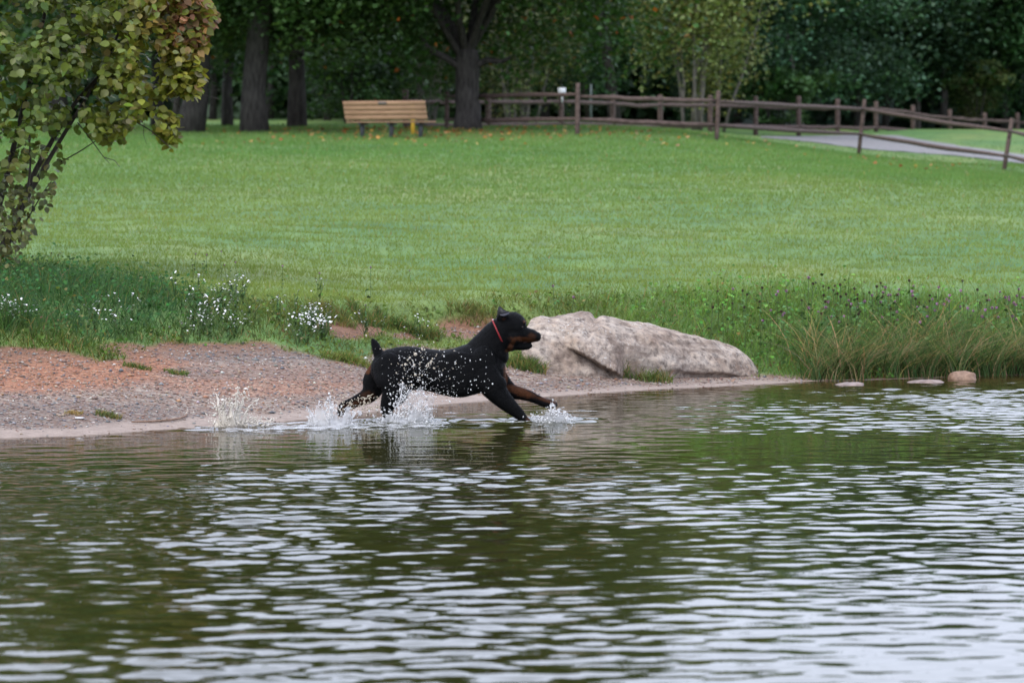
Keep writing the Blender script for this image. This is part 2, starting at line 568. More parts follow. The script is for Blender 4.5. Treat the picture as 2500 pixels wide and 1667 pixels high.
def water_mat():
    m, nt, out = newmat('lake_water')
    pos = geopos(nt)
    dep = attr(nt, 'depth').outputs['Fac']
    mp = N(nt, 'ShaderNodeMapping'); mp.inputs['Scale'].default_value = (.7, 1, 1); L(nt, pos, mp.inputs['Vector'])
    nb = noise(nt, 7.5, 2.5, mp.outputs[0], .5, .3)
    nc = noise(nt, 19, 2, mp.outputs[0], .5, .2)
    nc2 = N(nt, 'ShaderNodeMath', operation='MULTIPLY_ADD'); L(nt, nc.outputs['Fac'], nc2.inputs[0]); nc2.inputs[1].default_value = .33; L(nt, nb.outputs['Fac'], nc2.inputs[2])
    hb = N(nt, 'ShaderNodeMath', operation='MULTIPLY'); L(nt, nc2.outputs[0], hb.inputs[0]); L(nt, attr(nt, 'chop').outputs['Fac'], hb.inputs[1])
    bm = bump(nt, hb.outputs[0], 1.0, .0015)
    cl = ramp(nt, noise(nt, .8, 3, pos).outputs['Fac'], [(.3, (.024, .026, .006)), (.7, (.034, .034, .009))])
    body = N(nt, 'ShaderNodeBsdfDiffuse'); L(nt, cl.outputs[0], body.inputs['Color'])
    tr = N(nt, 'ShaderNodeBsdfTransparent'); tr.inputs['Color'].default_value = (.72, .6, .4, 1)
    mr = N(nt, 'ShaderNodeMapRange', interpolation_type='SMOOTHSTEP')
    L(nt, dep, mr.inputs['Value']); mr.inputs['From Min'].default_value = -.01; mr.inputs['From Max'].default_value = .13
    mr.inputs['To Min'].default_value = .12; mr.inputs['To Max'].default_value = .97
    mx = N(nt, 'ShaderNodeMixShader'); L(nt, mr.outputs[0], mx.inputs[0]); L(nt, tr.outputs[0], mx.inputs[1]); L(nt, body.outputs[0], mx.inputs[2])
    gl = N(nt, 'ShaderNodeBsdfGlossy'); gl.inputs['Roughness'].default_value = .02; L(nt, bm, gl.inputs['Normal'])
    fr = N(nt, 'ShaderNodeFresnel'); fr.inputs['IOR'].default_value = 1.333; L(nt, bm, fr.inputs['Normal'])
    m2 = N(nt, 'ShaderNodeMixShader'); L(nt, fr.outputs[0], m2.inputs[0]); L(nt, mx.outputs[0], m2.inputs[1]); L(nt, gl.outputs[0], m2.inputs[2])
    L(nt, m2.outputs[0], out.inputs['Surface'])
    return m

tag(obj('water', w_me, water_mat()), kind='structure')

# ------------------------------------------------------------------ vegetation geometry
def blades_mesh(name, P, h, w, lean, col, segs=2, r=rng, yaw=None, smooth=False):
    """curved grass blades as one mesh. P (n,3), h,w,lean (n,), col (n,3)"""
    n = len(P)
    az = r.uniform(0, 2 * math.pi, n) if yaw is None else yaw
    d = np.stack([np.cos(az), np.sin(az), np.zeros(n)], 1)
    fz = r.uniform(0, 2 * math.pi, n)
    sdv = np.stack([np.cos(fz), np.sin(fz), np.zeros(n)], 1) * .5
    Vs = []; k = 0
    for i in range(segs + 1):
        t = i / segs
        c = P + d * (lean * h * t ** 1.8)[:, None]
        zz = h * (t - .5 * np.minimum(lean, 1.6) * t ** 2.4 * .75)
        c = c + np.stack([np.zeros(n), np.zeros(n), zz], 1)
        if i < segs:
            ww = (w * (1 - .75 * t))[:, None]
            Vs += [c - sdv * ww, c + sdv * ww]
        else:
            Vs += [c]
    nv = 2 * segs + 1
    V = np.stack(Vs, 1).reshape(-1, 3)
    b = np.arange(n) * nv
    Fs = []
    if segs > 1:
        Fs.append(np.concatenate([np.stack([b + 2 * i, b + 2 * i + 1, b + 2 * i + 3, b + 2 * i + 2], 1) for i in range(segs - 1)]))
    Fs.append(np.stack([b + 2 * segs - 2, b + 2 * segs - 1, b + 2 * segs], 1))
    C = np.repeat(col, nv, axis=0)
    return V, Fs, C

def leaves_geo(P, L_, Wd, col, r=rng, up=.6, droop=0.0, toward=None):
    """rhombic folded leaves: 4 verts, one quad each"""
    n = len(P)
    nrm = r.normal(0, 1, (n, 3)); nrm /= np.linalg.norm(nrm, axis=1)[:, None]
    nrm[:, 2] = np.abs(nrm[:, 2])
    nrm = nrm + np.array([0, 0, up]) + (0 if toward is None else np.asarray(toward))
    nrm /= np.linalg.norm(nrm, axis=1)[:, None]
    ax = r.normal(0, 1, (n, 3)); ax[:, 2] -= droop
    ax -= nrm * (ax * nrm).sum(1)[:, None]
    ax /= np.linalg.norm(ax, axis=1)[:, None] + 1e-9
    sdv = np.cross(nrm, ax)
    L_ = np.asarray(L_)[:, None] * np.ones((n, 1)); Wd = np.asarray(Wd)[:, None] * np.ones((n, 1))
    v0 = P - ax * L_ * .5
    v1 = P - ax * L_ * .05 + sdv * Wd * .5 + nrm * Wd * .12
    v2 = P + ax * L_ * .5 - nrm * L_ * .08
    v3 = P - ax * L_ * .05 - sdv * Wd * .5 + nrm * Wd * .12
    V = np.stack([v0, v1, v2, v3], 1).reshape(-1, 3)
    b = np.arange(n) * 4
    return V, np.stack([b, b + 1, b + 2, b + 3], 1), np.repeat(col, 4, axis=0)

def vary(base, n, r=rng, v=.22, hue=.12):
    base = np.asarray(base, float)
    c = np.tile(base, (n, 1)) if base.ndim == 1 else base.copy()
    c = c * (1 + r.normal(0, v, (n, 1))) * (1 + r.normal(0, hue, (n, 3)))
    return np.clip(c, .003, .9)

# lawn: short mown blades, thinning out with distance
def lawn():
    r = np.random.default_rng(21)
    n = 330000
    u = r.random(n)
    y = 34.3 + 92 * u ** 1.6
    x = r.uniform(-1, 1, n) * (.122 * y + 1.2)
    keep = np.ones(n, bool)
    P = np.stack([x, y, ground(x, y)], 1)
    px, py = project(P)
    m = veg_mask(P)
    # keep off the path
    onp = (px > 1850) & (py < np.interp(px, [a for a, b in lo], [b for a, b in lo]) + 1) & (py > np.interp(px, [a for a, b in up], [b for a, b in up]) - 1)
    keep = (r.random(n) < m * (1 - sstep(96, 126, y))) & ~onp
    P = P[keep]; x, y = P[:, 0], P[:, 1]; k = len(P)
    f = np.clip(.5 + .55 * fbm(x * .3, y * .16, 4), 0, 1)[:, None]
    g = np.clip(.5 + .7 * fbm(x * 1.6 + 8, y * .9, 3), 0, 1)[:, None]
    far = sstep(40, 80, y)[:, None]
    c1 = np.array([.085, .195, .058]) * far + np.array([.125, .2, .055]) * (1 - far)
    c2 = np.array([.14, .228, .066]) * far + np.array([.21, .245, .07]) * (1 - far)
    col = c1 * (1 - f) + c2 * f
    col = col * (.84 + .3 * g)
    col = vary(col, k, r, .07, .03)
    dry = r.random(k) < .04
    col[dry] = vary((.22, .22, .085), int(dry.sum()), r, .1)
    h = r.uniform(.03, .055, k) * (1 + .4 * g[:, 0]) * (1 + .5 * far[:, 0]); w = r.uniform(.007, .012, k) * (1 + 1.2 * far[:, 0])
    Vv, Fs, C = blades_mesh('lawn', P, h, w, r.uniform(.2, 1.1, k), col, 1, r)
    tag(obj('lawn_grass', mesh_np('lawn_grass', Vv, Fs, C), M_GRASS), 'short mown lawn grass covering the slope up to the fence', 'grass', kind='stuff')
lawn()

# rougher grass and weeds along the bank
def bank():
    r = np.random.default_rng(22)
    n = 205000
    x = r.uniform(-5.6, 6.6, n); y = r.uniform(31.2, 43.5, n)
    P = np.stack([x, y, ground(x, y)], 1)
    px, py = project(P)
    m = veg_mask(P)
    e = veg_edge(px)
    topl = np.interp(px, [-400, 0, 150, 300, 500, 700, 900, 1150, 1300, 1500, 1700, 2000, 2200, 2600], [660, 668, 680, 700, 722, 742, 748, 745, 730, 722, 722, 725, 730, 735])
    inb = sstep(-14, 18, py - topl + 30 * fbm(x * 2, y * 2, 3))
    hl = np.interp(px, [-400, 0, 300, 480, 620, 760, 900, 1300, 1450, 1700, 2000, 2600], [.3, .3, .24, .17, .14, .1, .085, .09, .17, .26, .3, .32])
    keep = (r.random(n) < m * inb * np.interp(px, [0, 700, 900, 1300, 1500], [1, .9, .75, .75, 1]))
    P, px, py, hl, e = P[keep], px[keep], py[keep], hl[keep], e[keep]
    k = len(P)
    edge = sstep(0, 40, e - py)
    cl = np.clip(.5 + .9 * fbm(P[:, 0] * 2.3, P[:, 1] * 2.3, 3), .1, 1)
    h = hl * r.uniform(.35, 1.1, k) * (.45 + .55 * edge) * (.55 + .7 * cl)
    left = (1 - sstep(420, 720, px))[:, None]; rt = sstep(1350, 1700, px)[:, None]
    cL = np.array([.055, .12, .046]); cM = np.array([.125, .155, .045]); cR = np.array([.135, .225, .06])
    col = cL * left + cR * rt + cM * (1 - left - rt)
    low = (1 - sstep(5, 60, e - py))[:, None] * left
    col = col * (1 - low) + np.array([.085, .125, .03]) * low
    col = vary(col, k, r, .28, .1)
    dry = r.random(k) < np.where(edge < .6, .2, .05)
    col[dry] = vary((.22, .17, .075), int(dry.sum()), r, .2)
    V1, F1, C1 = blades_mesh('w', P, h, r.uniform(.005, .010, k), r.uniform(.25, 1.5, k), col, 2, r)
    # broad leaves of clover and other weeds between the blades
    sel = r.random(k) < np.where(px < 700, .22, np.where(px > 1300, .3, .26))
    Q = P[sel].copy(); kk = len(Q)
    Q[:, 2] += h[sel] * r.uniform(.2, .95, kk)
    Q[:, :2] += r.normal(0, .02, (kk, 2))
    c2 = vary(col[sel] * np.array([.8, 1.0, .85]), kk, r, .2, .06)
    s = r.uniform(.018, .04, kk)
    V2, F2, C2 = leaves_geo(Q, s * 1.25, s, c2, r, .7, 0, (0, -.3, 0))
    b = MB(); b.add(V1, F1, C1); b.add(V2, F2, C2)
    tag(obj('bank_weeds', b.mesh('bank_weeds', color=True), M_GRASS), 'uncut grass and broad leaved weeds covering the low bank above the shore', 'weeds', kind='stuff')
bank()

# ------------------------------------------------------------------ gravel on the beach
def gravel():
    r = np.random.default_rng(23)
    n = 60000
    x = r.uniform(-4.6, 3.2, n); y = r.uniform(27.2, 36.5, n)
    P = np.stack([x, y, ground(x, y)], 1)
    px, py = project(P)
    m = (1 - veg_mask(P)) * (P[:, 2] < .47)
    wob = 8 * fbm(x * 4, y * 4 + 3, 3)
    sand = sstep(-6, 8, py - np.interp(px, _sx, _sy) + wob)
    m = m * (1 - .93 * sand) * (y > yshore(x) - .05)
    keep = r.random(n) < m
    P, px, py = P[keep], px[keep], py[keep]; k = len(P)
    s = np.clip(r.lognormal(math.log(.0075), .42, k), .004, .028)
    pal = .68 * np.array([(.3, .2, .15), (.2, .13, .1), (.16, .16, .17), (.25, .25, .26), (.36, .28, .22), (.1, .09, .09), (.62, .58, .53), (.33, .17, .09)])
    rust = ell(px, py, 60, 890, 420, 70); gy_ = np.maximum(ell(px, py, 620, 862, 250, 24), ell(px, py, 150, 1015, 380, 36))
    pr = np.tile([.27, .22, .08, .06, .2, .07, .06, .07], (k, 1))
    pr[:, 7] += .4 * rust; pr[:, 2] += .3 * gy_; pr[:, 3] += .2 * gy_
    pr /= pr.sum(1)[:, None]
    idx = (pr.cumsum(1) > r.random((k, 1))).argmax(1)
    col = vary(pal[idx], k, r, .18, .05)
    o = np.array([(1, 0, 0), (-1, 0, 0), (0, 1, 0), (0, -1, 0), (0, 0, 1), (0, 0, -1)], float)
    f = np.array([(0, 2, 4), (2, 1, 4), (1, 3, 4), (3, 0, 4), (2, 0, 5), (1, 2, 5), (3, 1, 5), (0, 3, 5)])
    az = r.uniform(0, 6.28, k); ca, sa = np.cos(az), np.sin(az)
    sc = np.stack([s * r.uniform(.8, 1.5, k), s * r.uniform(.7, 1.1, k), s * r.uniform(.35, .7, k)], 1)
    q = o[None] * sc[:, None] * (1 + r.normal(0, .15, (k, 6, 3)))
    V = np.stack([q[..., 0] * ca[:, None] - q[..., 1] * sa[:, None], q[..., 0] * sa[:, None] + q[..., 1] * ca[:, None], q[..., 2]], -1) + P[:, None]
    V[..., 2] += sc[:, None, 2] * .35
    Fs = (f[None] + (np.arange(k) * 6)[:, None, None]).reshape(-1, 3)
    m_, nt, out = newmat('gravel_stones')
    principled(nt, out, attr(nt, 'Col').outputs['Color'], .55, .4)
    tag(obj('gravel', mesh_np('gravel', V.reshape(-1, 3), Fs, np.repeat(col, 6, axis=0)), m_), 'brown and grey pebbles and wood chips spread over the sloping beach', 'gravel', kind='stuff')
gravel()

# ------------------------------------------------------------------ TREES
def limb_pts(a, b, r, n=5, wob=.06, sag=0.0):
    a = np.asarray(a, float); b = np.asarray(b, float)
    t = np.linspace(0, 1, n)[:, None]
    ln = np.linalg.norm(b - a)
    p = a + (b - a) * t + r.normal(0, wob * ln * .25, (n, 3)) * (t * (1 - t) * 4)
    p[:, 2] += sag * ln * (t * (1 - t))[:, 0] * 4
    return p

def make_tree(name, label, px, d, seed, H, rx, rad, leafc, nleaf=8000, leafL=.165, crown_lo=.22, lean=(0, 0), accents=None,
              bark=M_BARK, group='trees behind the lawn', cat='tree', fork=None, stems=1, droop=.4, clumps=60, py=None, limbs=9, asp=.62, shape_r=.5, clear=0.0, low_limbs=()):
    nleaf = int(nleaf * 1.25)
    r = np.random.default_rng(seed)
    x = (px - 1250) / F * d
    base = np.array([x, d, float(ground(x, d)) - .08])
    root = empty(name, base)
    tag(root, label, cat, group)
    tb = MB()
    ends = []
    for s in range(stems):
        off = np.array([0, 0, 0.]) if stems == 1 else np.array([r.normal(0, rx * .13), r.normal(0, rx * .13), 0])
        ln = np.array([lean[0], lean[1], 0]) + (0 if stems == 1 else np.array([off[0], off[1], 0]) * r.uniform(.8, 2.2))
        hh = H * (fork or .8) * r.uniform(.9, 1.05)
        p = limb_pts(off, off + ln * 1.0 + np.array([0, 0, hh]), r, 8, .05)
        rr = rad * np.array([1.35, 1.05, 1.0, .97, .9, .75, .5, .22]) if fork is None else rad * np.array([1.35, 1.08, 1.0, .96, .95, .98, 1.0, .8])
        tb.add(*tube(p, rr, 10))
        k = limbs if stems == 1 else 3
        for i in range(k):
            t = r.uniform(.42, .97) if fork is None else r.uniform(.78, 1.0)
            a = p[0] + (p[-1] - p[0]) * t
            j = min(int(t * 7), 6); a = p[j] + (p[j + 1] - p[j]) * (t * 7 - j)
            az = 2 * math.pi * (i + r.uniform(-.3, .3)) / k
            rr_ = rx * r.uniform(.5, .85)
            up = H * r.uniform(.08, .3) if fork is None else H * r.uniform(.2, .5)
            e = a + np.array([math.cos(az) * rr_, math.sin(az) * rr_, up])
            lp = limb_pts(a, e, r, 5, .1, .05)
            tb.add(*tube(lp, np.linspace(rad * .34, rad * .07, 5), 6, cap=False))
            ends.append(e)
            for q in range(2):
                a2 = lp[2 + q]; az2 = az + r.uniform(-1, 1)
                e2 = a2 + np.array([math.cos(az2), math.sin(az2), r.uniform(-.1, .5)]) * rx * .38
                tb.add(*tube(limb_pts(a2, e2, r, 4, .1), np.linspace(rad * .13, rad * .035, 4), 5, cap=False))
                ends.append(e2)
    for lp in low_limbs:
        q = np.array([at(a, b, d) for a, b in lp]) - base
        q[:, 1] += np.linspace(0, -.4, len(q))
        tb.add(*tube(q, np.linspace(.1, .035, len(q)), 7, cap=False))
    obj('trunk', tb.mesh('trunk', True), bark, root)
    # crown: clumps through an uneven ellipsoid volume
    cz0, cz1 = H * crown_lo, H
    c0 = np.array([lean[0], lean[1], (cz0 + cz1) / 2]); hz = (cz1 - cz0) / 2
    dv = r.normal(0, 1, (clumps, 3)); dv /= np.linalg.norm(dv, axis=1)[:, None]
    rho = r.random(clumps) ** shape_r
    dv[:, 2] = np.sign(dv[:, 2]) * np.abs(dv[:, 2]) ** .65
    cc = c0 + dv * rho[:, None] * np.array([rx, rx, hz])
    cc[: min(len(ends), clumps // 3)] = np.array(ends)[: clumps // 3]
    csz = rx * r.uniform(.12, .24, clumps)
    high = sstep(.45, .7, cc[:, 2] / H)
    w = csz ** 2 * (1 - .7 * high); w /= w.sum()
    ci = r.choice(clumps, nleaf, p=w)
    g = r.normal(0, 1, (nleaf, 3)) * csz[ci][:, None] * np.array([1, 1, asp])
    P = cc[ci] + g
    ct = (1 + r.normal(0, .34, clumps)).clip(.4, 1.9)[ci][:, None] * (1 + r.normal(0, .07, (clumps, 3)))[ci]
    col = vary(1.5 * np.asarray(leafc) * ct, nleaf, r, .13, .05)  # leaf colours lightened: the haze veil is put into the colour
    if accents is not None:
        ac, share = accents
        hot = r.choice(clumps, max(1, clumps // 22), replace=False)
        sel = (np.isin(ci, hot) & (r.random(nleaf) < .3)) | (r.random(nleaf) < share)
        col[sel] = vary(ac, int(sel.sum()), r, .2)
    ok = (P[:, 2] > .25) & ~((np.abs(P[:, 0]) < clear) & (P[:, 1] < .3) & (P[:, 2] < .42 * H))
    P, col = P[ok], col[ok]
    s = leafL * r.uniform(.7, 1.3, len(P)) * (.74 + .9 * sstep(.45, .7, P[:, 2] / H))
    V, Fq, C = leaves_geo(P, s * 1.15, s, col, r, .5, droop)
    obj('crown', mesh_np('crown', V, Fq, C), M_LEAF, root)
    return root

ORANGE = (.3, .1, .02)
MAPLE = (.025, .053, .014)
TRS = [
 # name, label, px, d, seed, H, rx, rad, colour, kwargs
 ('maple_tree', 'spreading maple with a stout forked trunk standing beside the rail fence and bench', 1142, 99.0, 101, 9.4, 4.6, .29, MAPLE, dict(nleaf=30000, fork=.2, accents=(ORANGE, .012), crown_lo=.17, clumps=150, limbs=11, clear=.75, low_limbs=[[(1130, 170), (1085, 140), (1050, 124), (1032, 100), (1018, 60)], [(1150, 165), (1190, 148), (1225, 152), (1255, 138)]])),
 ('maple_tree', 'dark maple with the thickest straight trunk left of the bench', 622, 98.0, 102, 9.2, 4.3, .265, MAPLE, dict(nleaf=20000, clear=.6, accents=(ORANGE, .006), crown_lo=.22, clumps=100)),
 ('maple_tree', 'dark leaning tree with its trunk half hidden behind the leafy shrub twigs', 462, 98.0, 103, 9.0, 3.6, .27, MAPLE, dict(nleaf=15000, clear=.6, lean=(1.0, 0), crown_lo=.26, clumps=80)),
 ('maple_tree', 'dark trunked maple on a mound of brown leaf litter just left of the bench', 726, 108.0, 104, 9.6, 4.2, .20, MAPLE, dict(nleaf=16000, clear=.4, accents=(ORANGE, .01), crown_lo=.2, clumps=100)),
 ('park_tree', 'slim trunked tree in the gap between the two thick dark trunks', 556, 114.0, 105, 9.6, 3.8, .13, (.03, .07, .024), dict(nleaf=14000, crown_lo=.2, clumps=80)),
 ('park_tree', 'slim grey trunked tree glimpsed below the shrub leaves at the left', 384, 110.0, 106, 9.6, 3.8, .14, (.03, .07, .022), dict(nleaf=12000, crown_lo=.22, clumps=70)),
 ('park_tree', 'tree farthest left behind the foreground shrub', 150, 108.0, 107, 9.4, 4.2, .2, (.03, .07, .022), dict(nleaf=12000, crown_lo=.2, clumps=80)),
 ('forest_tree', 'dark green forest tree with a bare grey trunk leaning left behind the fence', 1502, 128.0, 108, 10.2, 3.6, .16, (.026, .062, .024), dict(nleaf=15000, lean=(-1.0, 0), crown_lo=.12, clumps=90)),
 ('willow_shrub', 'pale yellow green willow shrub with many thin grey stems behind the fence', 1690, 121.5, 109, 6.8, 2.1, .035, (.115, .145, .05), dict(nleaf=11000, leafL=.12, stems=16, crown_lo=.14, bark=M_BARKPALE, clumps=95, accents=((.16, .15, .035), .14), cat='shrub', group='shrubs behind the fence', asp=1.3)),
 ('willow_shrub', 'olive grey twiggy shrub directly right of the maple trunk', 1265, 120.0, 110, 4.6, 1.7, .025, (.07, .085, .035), dict(nleaf=4200, leafL=.10, stems=12, crown_lo=.1, bark=M_BARKPALE, clumps=60, accents=((.14, .13, .03), .1), cat='shrub', group='shrubs behind the fence', asp=1.3)),
 ('willow_shrub', 'grey green twiggy shrub between the bench and the maple trunk', 1040, 122.0, 111, 4.6, 1.7, .025, (.05, .07, .034), dict(nleaf=4200, leafL=.10, stems=10, crown_lo=.1, bark=M_BARKPALE, clumps=60, cat='shrub', group='shrubs behind the fence', asp=1.3)),
 ('poplar_tree', 'blue green poplar with a thin pale slanting trunk right of the willow shrub', 1960, 134.0, 112, 8.4, 3.0, .07, (.04, .082, .044), dict(nleaf=14000, lean=(-1.1, 0), crown_lo=.08, bark=M_BARKPALE, clumps=100)),
 ('poplar_tree', 'full blue green poplar hanging over the far fence at centre right', 2090, 139.0, 113, 8.2, 3.2, .09, (.042, .088, .046), dict(nleaf=14000, crown_lo=.1, clumps=100)),
 ('poplar_tree', 'poplar with a short pale lower trunk showing just above the far fence', 2240, 142.0, 114, 8.0, 3.0, .08, (.036, .08, .04), dict(nleaf=13000, lean=(-.3, 0), crown_lo=.16, bark=M_BARKPALE, clumps=100)),
 ('poplar_tree', 'tall brighter green tree with a dark trunk near the right edge', 2372, 146.0, 115, 8.6, 3.2, .15, (.046, .1, .028), dict(nleaf=13000, crown_lo=.3, clumps=80)),
 ('poplar_tree', 'dark green tree cut off by the right edge of the picture', 2520, 143.0, 116, 8.2, 3.2, .12, (.034, .078, .03), dict(nleaf=12000, crown_lo=.12, clumps=80)),
 ('poplar_tree', 'dark tree filling the gap behind the willow shrub', 1800, 141.0, 117, 8.6, 3.2, .11, (.03, .07, .034), dict(nleaf=13000, crown_lo=.06, clumps=90)),
 ('forest_tree', 'dark tree behind the twiggy shrubs right of the maple', 1330, 134.0, 118, 10.6, 3.8, .12, (.026, .06, .024), dict(nleaf=14000, crown_lo=.05, clumps=90)),
 ('forest_tree', 'dark tree rising behind the park bench', 930, 131.0, 119, 10.8, 3.8, .14, (.026, .058, .022), dict(nleaf=14000, crown_lo=.05, clumps=90)),
 ('forest_bush', 'low olive bush against the far fence at the right', 2370, 141.0, 120, 2.6, 1.1, .03, (.06, .085, .028), dict(nleaf=3000, leafL=.1, stems=6, crown_lo=.05, clumps=40, cat='bush', group='shrubs behind the fence')),
 ('forest_bush', 'low dark bush behind the bench and the fence end', 850, 120.0, 121, 2.6, 1.7, .03, (.028, .06, .02), dict(nleaf=5000, leafL=.11, stems=6, crown_lo=.03, clumps=40, cat='bush', group='shrubs behind the fence')),
 ('forest_bush', 'low bright bush under the far fence rails right of the willow shrub', 1905, 133.0, 122, 2.0, 1.2, .03, (.05, .1, .035), dict(nleaf=3000, leafL=.1, stems=6, crown_lo=.03, clumps=40, cat='bush', group='shrubs behind the fence')),
]
for (nm, lb, px, d, sd_, Hh, rx, rad, col, kw) in TRS:
    make_tree(nm, lb, px, d, sd_, Hh, rx, rad, col, **kw)

# unbroken woods far behind: one mass nobody could count
def woods():
    r = np.random.default_rng(31)
    n = 105000
    x = r.uniform(-48, 50, n)
    y = 150 + r.uniform(0, 16, n) + np.abs(x) * .04
    top = np.interp(x, [-48, -10, 4, 14, 50], [11.6, 11.4, 10.2, 7.9, 7.9]) * (1 + .16 * fbm(x * .22, y * .05, 3))
    base = ground(x, y)
    t = r.random(n) ** 1.15
    P = np.stack([x, y - 5 * (1 - t), base + t * top], 1)
    cl = np.clip(1 + .6 * fbm(x * .6, P[:, 2] * .6, 3), .4, 1.6)[:, None]
    xr = sstep(0, 12, x)[:, None]
    col = vary(1.4 * (np.array([.022, .052, .018]) * (1 - xr) + np.array([.028, .062, .034]) * xr) * cl, n, r, .22, .08)  # lightened, bluer to the right: distance haze mixed into the leaf colour
    s = r.uniform(.4, .74, n)
    V, Fq, C = leaves_geo(P, s * 1.2, s, col, r, .1, .3, (0, -.6, 0))
    b = MB(); b.add(V, Fq, C)
    tag(obj('woods', b.mesh('woods', color=True), M_LEAF), 'dense dark green wood closing off the view behind the trees', 'woods', kind='stuff')
    b = MB()
woods()

# far stand trunks inside the wood
_r = np.random.default_rng(32)
for k in range(10):
    px = [430, 520, 660, 800, 880, 1210, 1440, 2160, 2300, 2450][k]
    d = _r.uniform(136, 146)
    x = (px - 1250) / F * d
    base = np.array([x, d, float(ground(x, d)) - .1])
    root = empty('forest_tree', base)
    tag(root, ['thin bare stem in deep shade between the left trunks', 'thin stem behind the two thickest trunks', 'shaded stem just right of the thickest trunk',
               'shaded stem behind the litter mound', 'shaded stem above the left end of the bench', 'shaded stem right of the forked maple',
               'thin grey stem left of the willow shrub', 'thin stem between the blue green poplars', 'dark stem left of the bright tree at right', 'dark stem near the right edge of the wood'][k],
        'tree', 'shaded stems in the wood')
    hh = _r.uniform(6, 7.5)
    p = limb_pts((0, 0, 0), (_r.normal(0, .4), 0, hh), _r, 7, .05)
    tb = MB(); tb.add(*tube(p, np.linspace(.14, .05, 7), 7))
    obj('trunk', tb.mesh('trunk', True), M_BARK, root)
    nl = 3500
    P = _r.normal(0, 1, (nl, 3)) * np.array([1.4, 1.2, 1.5]) + p[-1] * np.array([1, 1, .72])
    s = .2 * _r.uniform(.7, 1.3, nl)
    Vc, Fq, C = leaves_geo(P, s * 1.15, s, vary((.024, .055, .02), nl, _r), _r, .5, .4)
    obj('crown', mesh_np('crown', Vc, Fq, C), M_LEAF, root)

# ------------------------------------------------------------------ FENCES
def rail_mesh(a, b, r0, sag, seed):
    r = np.random.default_rng(seed)
    a = np.asarray(a, float); b = np.asarray(b, float)
    t = np.linspace(0, 1, 9)[:, None]
    p = a + (b - a) * t
    p[:, 2] -= (sag * 4 * t * (1 - t))[:, 0]
    p[:, 2] += r.normal(0, .006, 9)
    rr = r0 * np.array([.62, .85, 1, 1.04, 1.05, 1.02, 1, .85, .62]) * (1 + r.normal(0, .04, 9))
    return tube(p, rr, 8, True, .75)

def post_mesh(a, b, w, seed):
    p = np.array([a + (b - a) * t for t in (0, .4, .75, .96, 1.0)])
    return tube(p, w * np.array([1.02, 1, 1, .98, .8]), 8, True, .85)

def fence(label, posts, rails_top, rails_bot, postw, railr, seed):
    """posts: list of (base3, top3)"""
    o0 = posts[0][0]
    root = empty('rail_fence', o0)
    tag(root, label, 'fence')
    for i, (a, b) in enumerate(posts):
        v, f = post_mesh(a, b, postw, seed + i)
        m = MB(); m.add(v - o0, f)
        obj('post', m.mesh('post', True), M_RAIL, root)
    for i in range(len(posts) - 1):
        for rl in (rails_top, rails_bot):
            a, b, sag = rl[i]
            v, f = rail_mesh(a, b, railr, sag, seed + 50 + i)
            m = MB(); m.add(v - o0, f)
            obj('rail', m.mesh('rail', True), M_RAIL, root)
    return root

fp = [(1092, 224, 1090, 318), (1411, 203, 1409, 331), (1754, 222, 1749, 343), (2111, 243, 2094, 377), (2471, 289, 2447, 417), (2850, 352, 2830, 480)]
front = []
for tx, ty, bx, by in fp:
    a = hit(bx, by) if bx != 1090 else np.array([*at(bx, by, 101.0)[:2], 0])
    a[2] = ground(a[0], a[1]) - .25
    front.append((a, at(tx, ty, a[1])))
rt = [((1085, 235), (1415, 231), .0), ((1407, 235), (1757, 246), .02), ((1747, 247), (2112, 266), .02), ((2100, 265), (2470, 321), .035), ((2462, 320), (2850, 385), .03)]
rb = [((1085, 292), (1414, 290), .02), ((1405, 290), (1756, 305), .02), ((1744, 305), (2108, 328), .02), ((2092, 327), (2464, 382), .03), ((2452, 380), (2840, 445), .03)]
def railset(rs):
    out = []
    for i, (a, b, s) in enumerate(rs):
        ya, yb = front[i][0][1], front[i + 1][0][1]
        out.append((at(a[0], a[1], ya + .03), at(b[0], b[1], yb + .03), s))
    return out
fence('near brown split rail fence running from the maple to the right edge', front, railset(rt), railset(rb), .062, .052, 200)

bp = [990, 1192, 1370, 1496, 1612, 1734, 1845, 1950, 2045, 2139, 2229, 2319, 2404, 2484, 2560]
bd = [104, 107, 110, 113, 116, 119, 122, 125, 127.5, 130, 132.5, 135, 137.5, 140, 142]
btop = [218, 229, 226, 231, 232, 233, 235, 235, 242, 248, 257, 267, 276, 276, 284]
brt = [245, 249, 248, 253, 256, 257.5, 259, 261, 263, 266, 276, 287, 294, 297, 303]
back = []; bt = []; bb = []
for p_, d_, t_ in zip(bp, bd, btop):
    a = at(p_, t_ + 70, d_); a[2] = ground(a[0], a[1]) - .2
    back.append((a, at(p_, t_, d_)))
for i in range(len(bp) - 1):
    g0, g1 = 61 * 97 / bd[i], 61 * 97 / bd[i + 1]
    sg = _r.uniform(0, .05)
    bt.append((at(bp[i] - 4, brt[i], bd[i] + .03), at(bp[i + 1] + 4, brt[i + 1], bd[i + 1] + .03), sg))
    bb.append((at(bp[i] - 4, brt[i] + g0, bd[i] + .03), at(bp[i + 1] + 4, brt[i + 1] + g1, bd[i + 1] + .03), sg))
fence('far grey brown split rail fence on the other side of the path', back, bt, bb, .085, .055, 300)

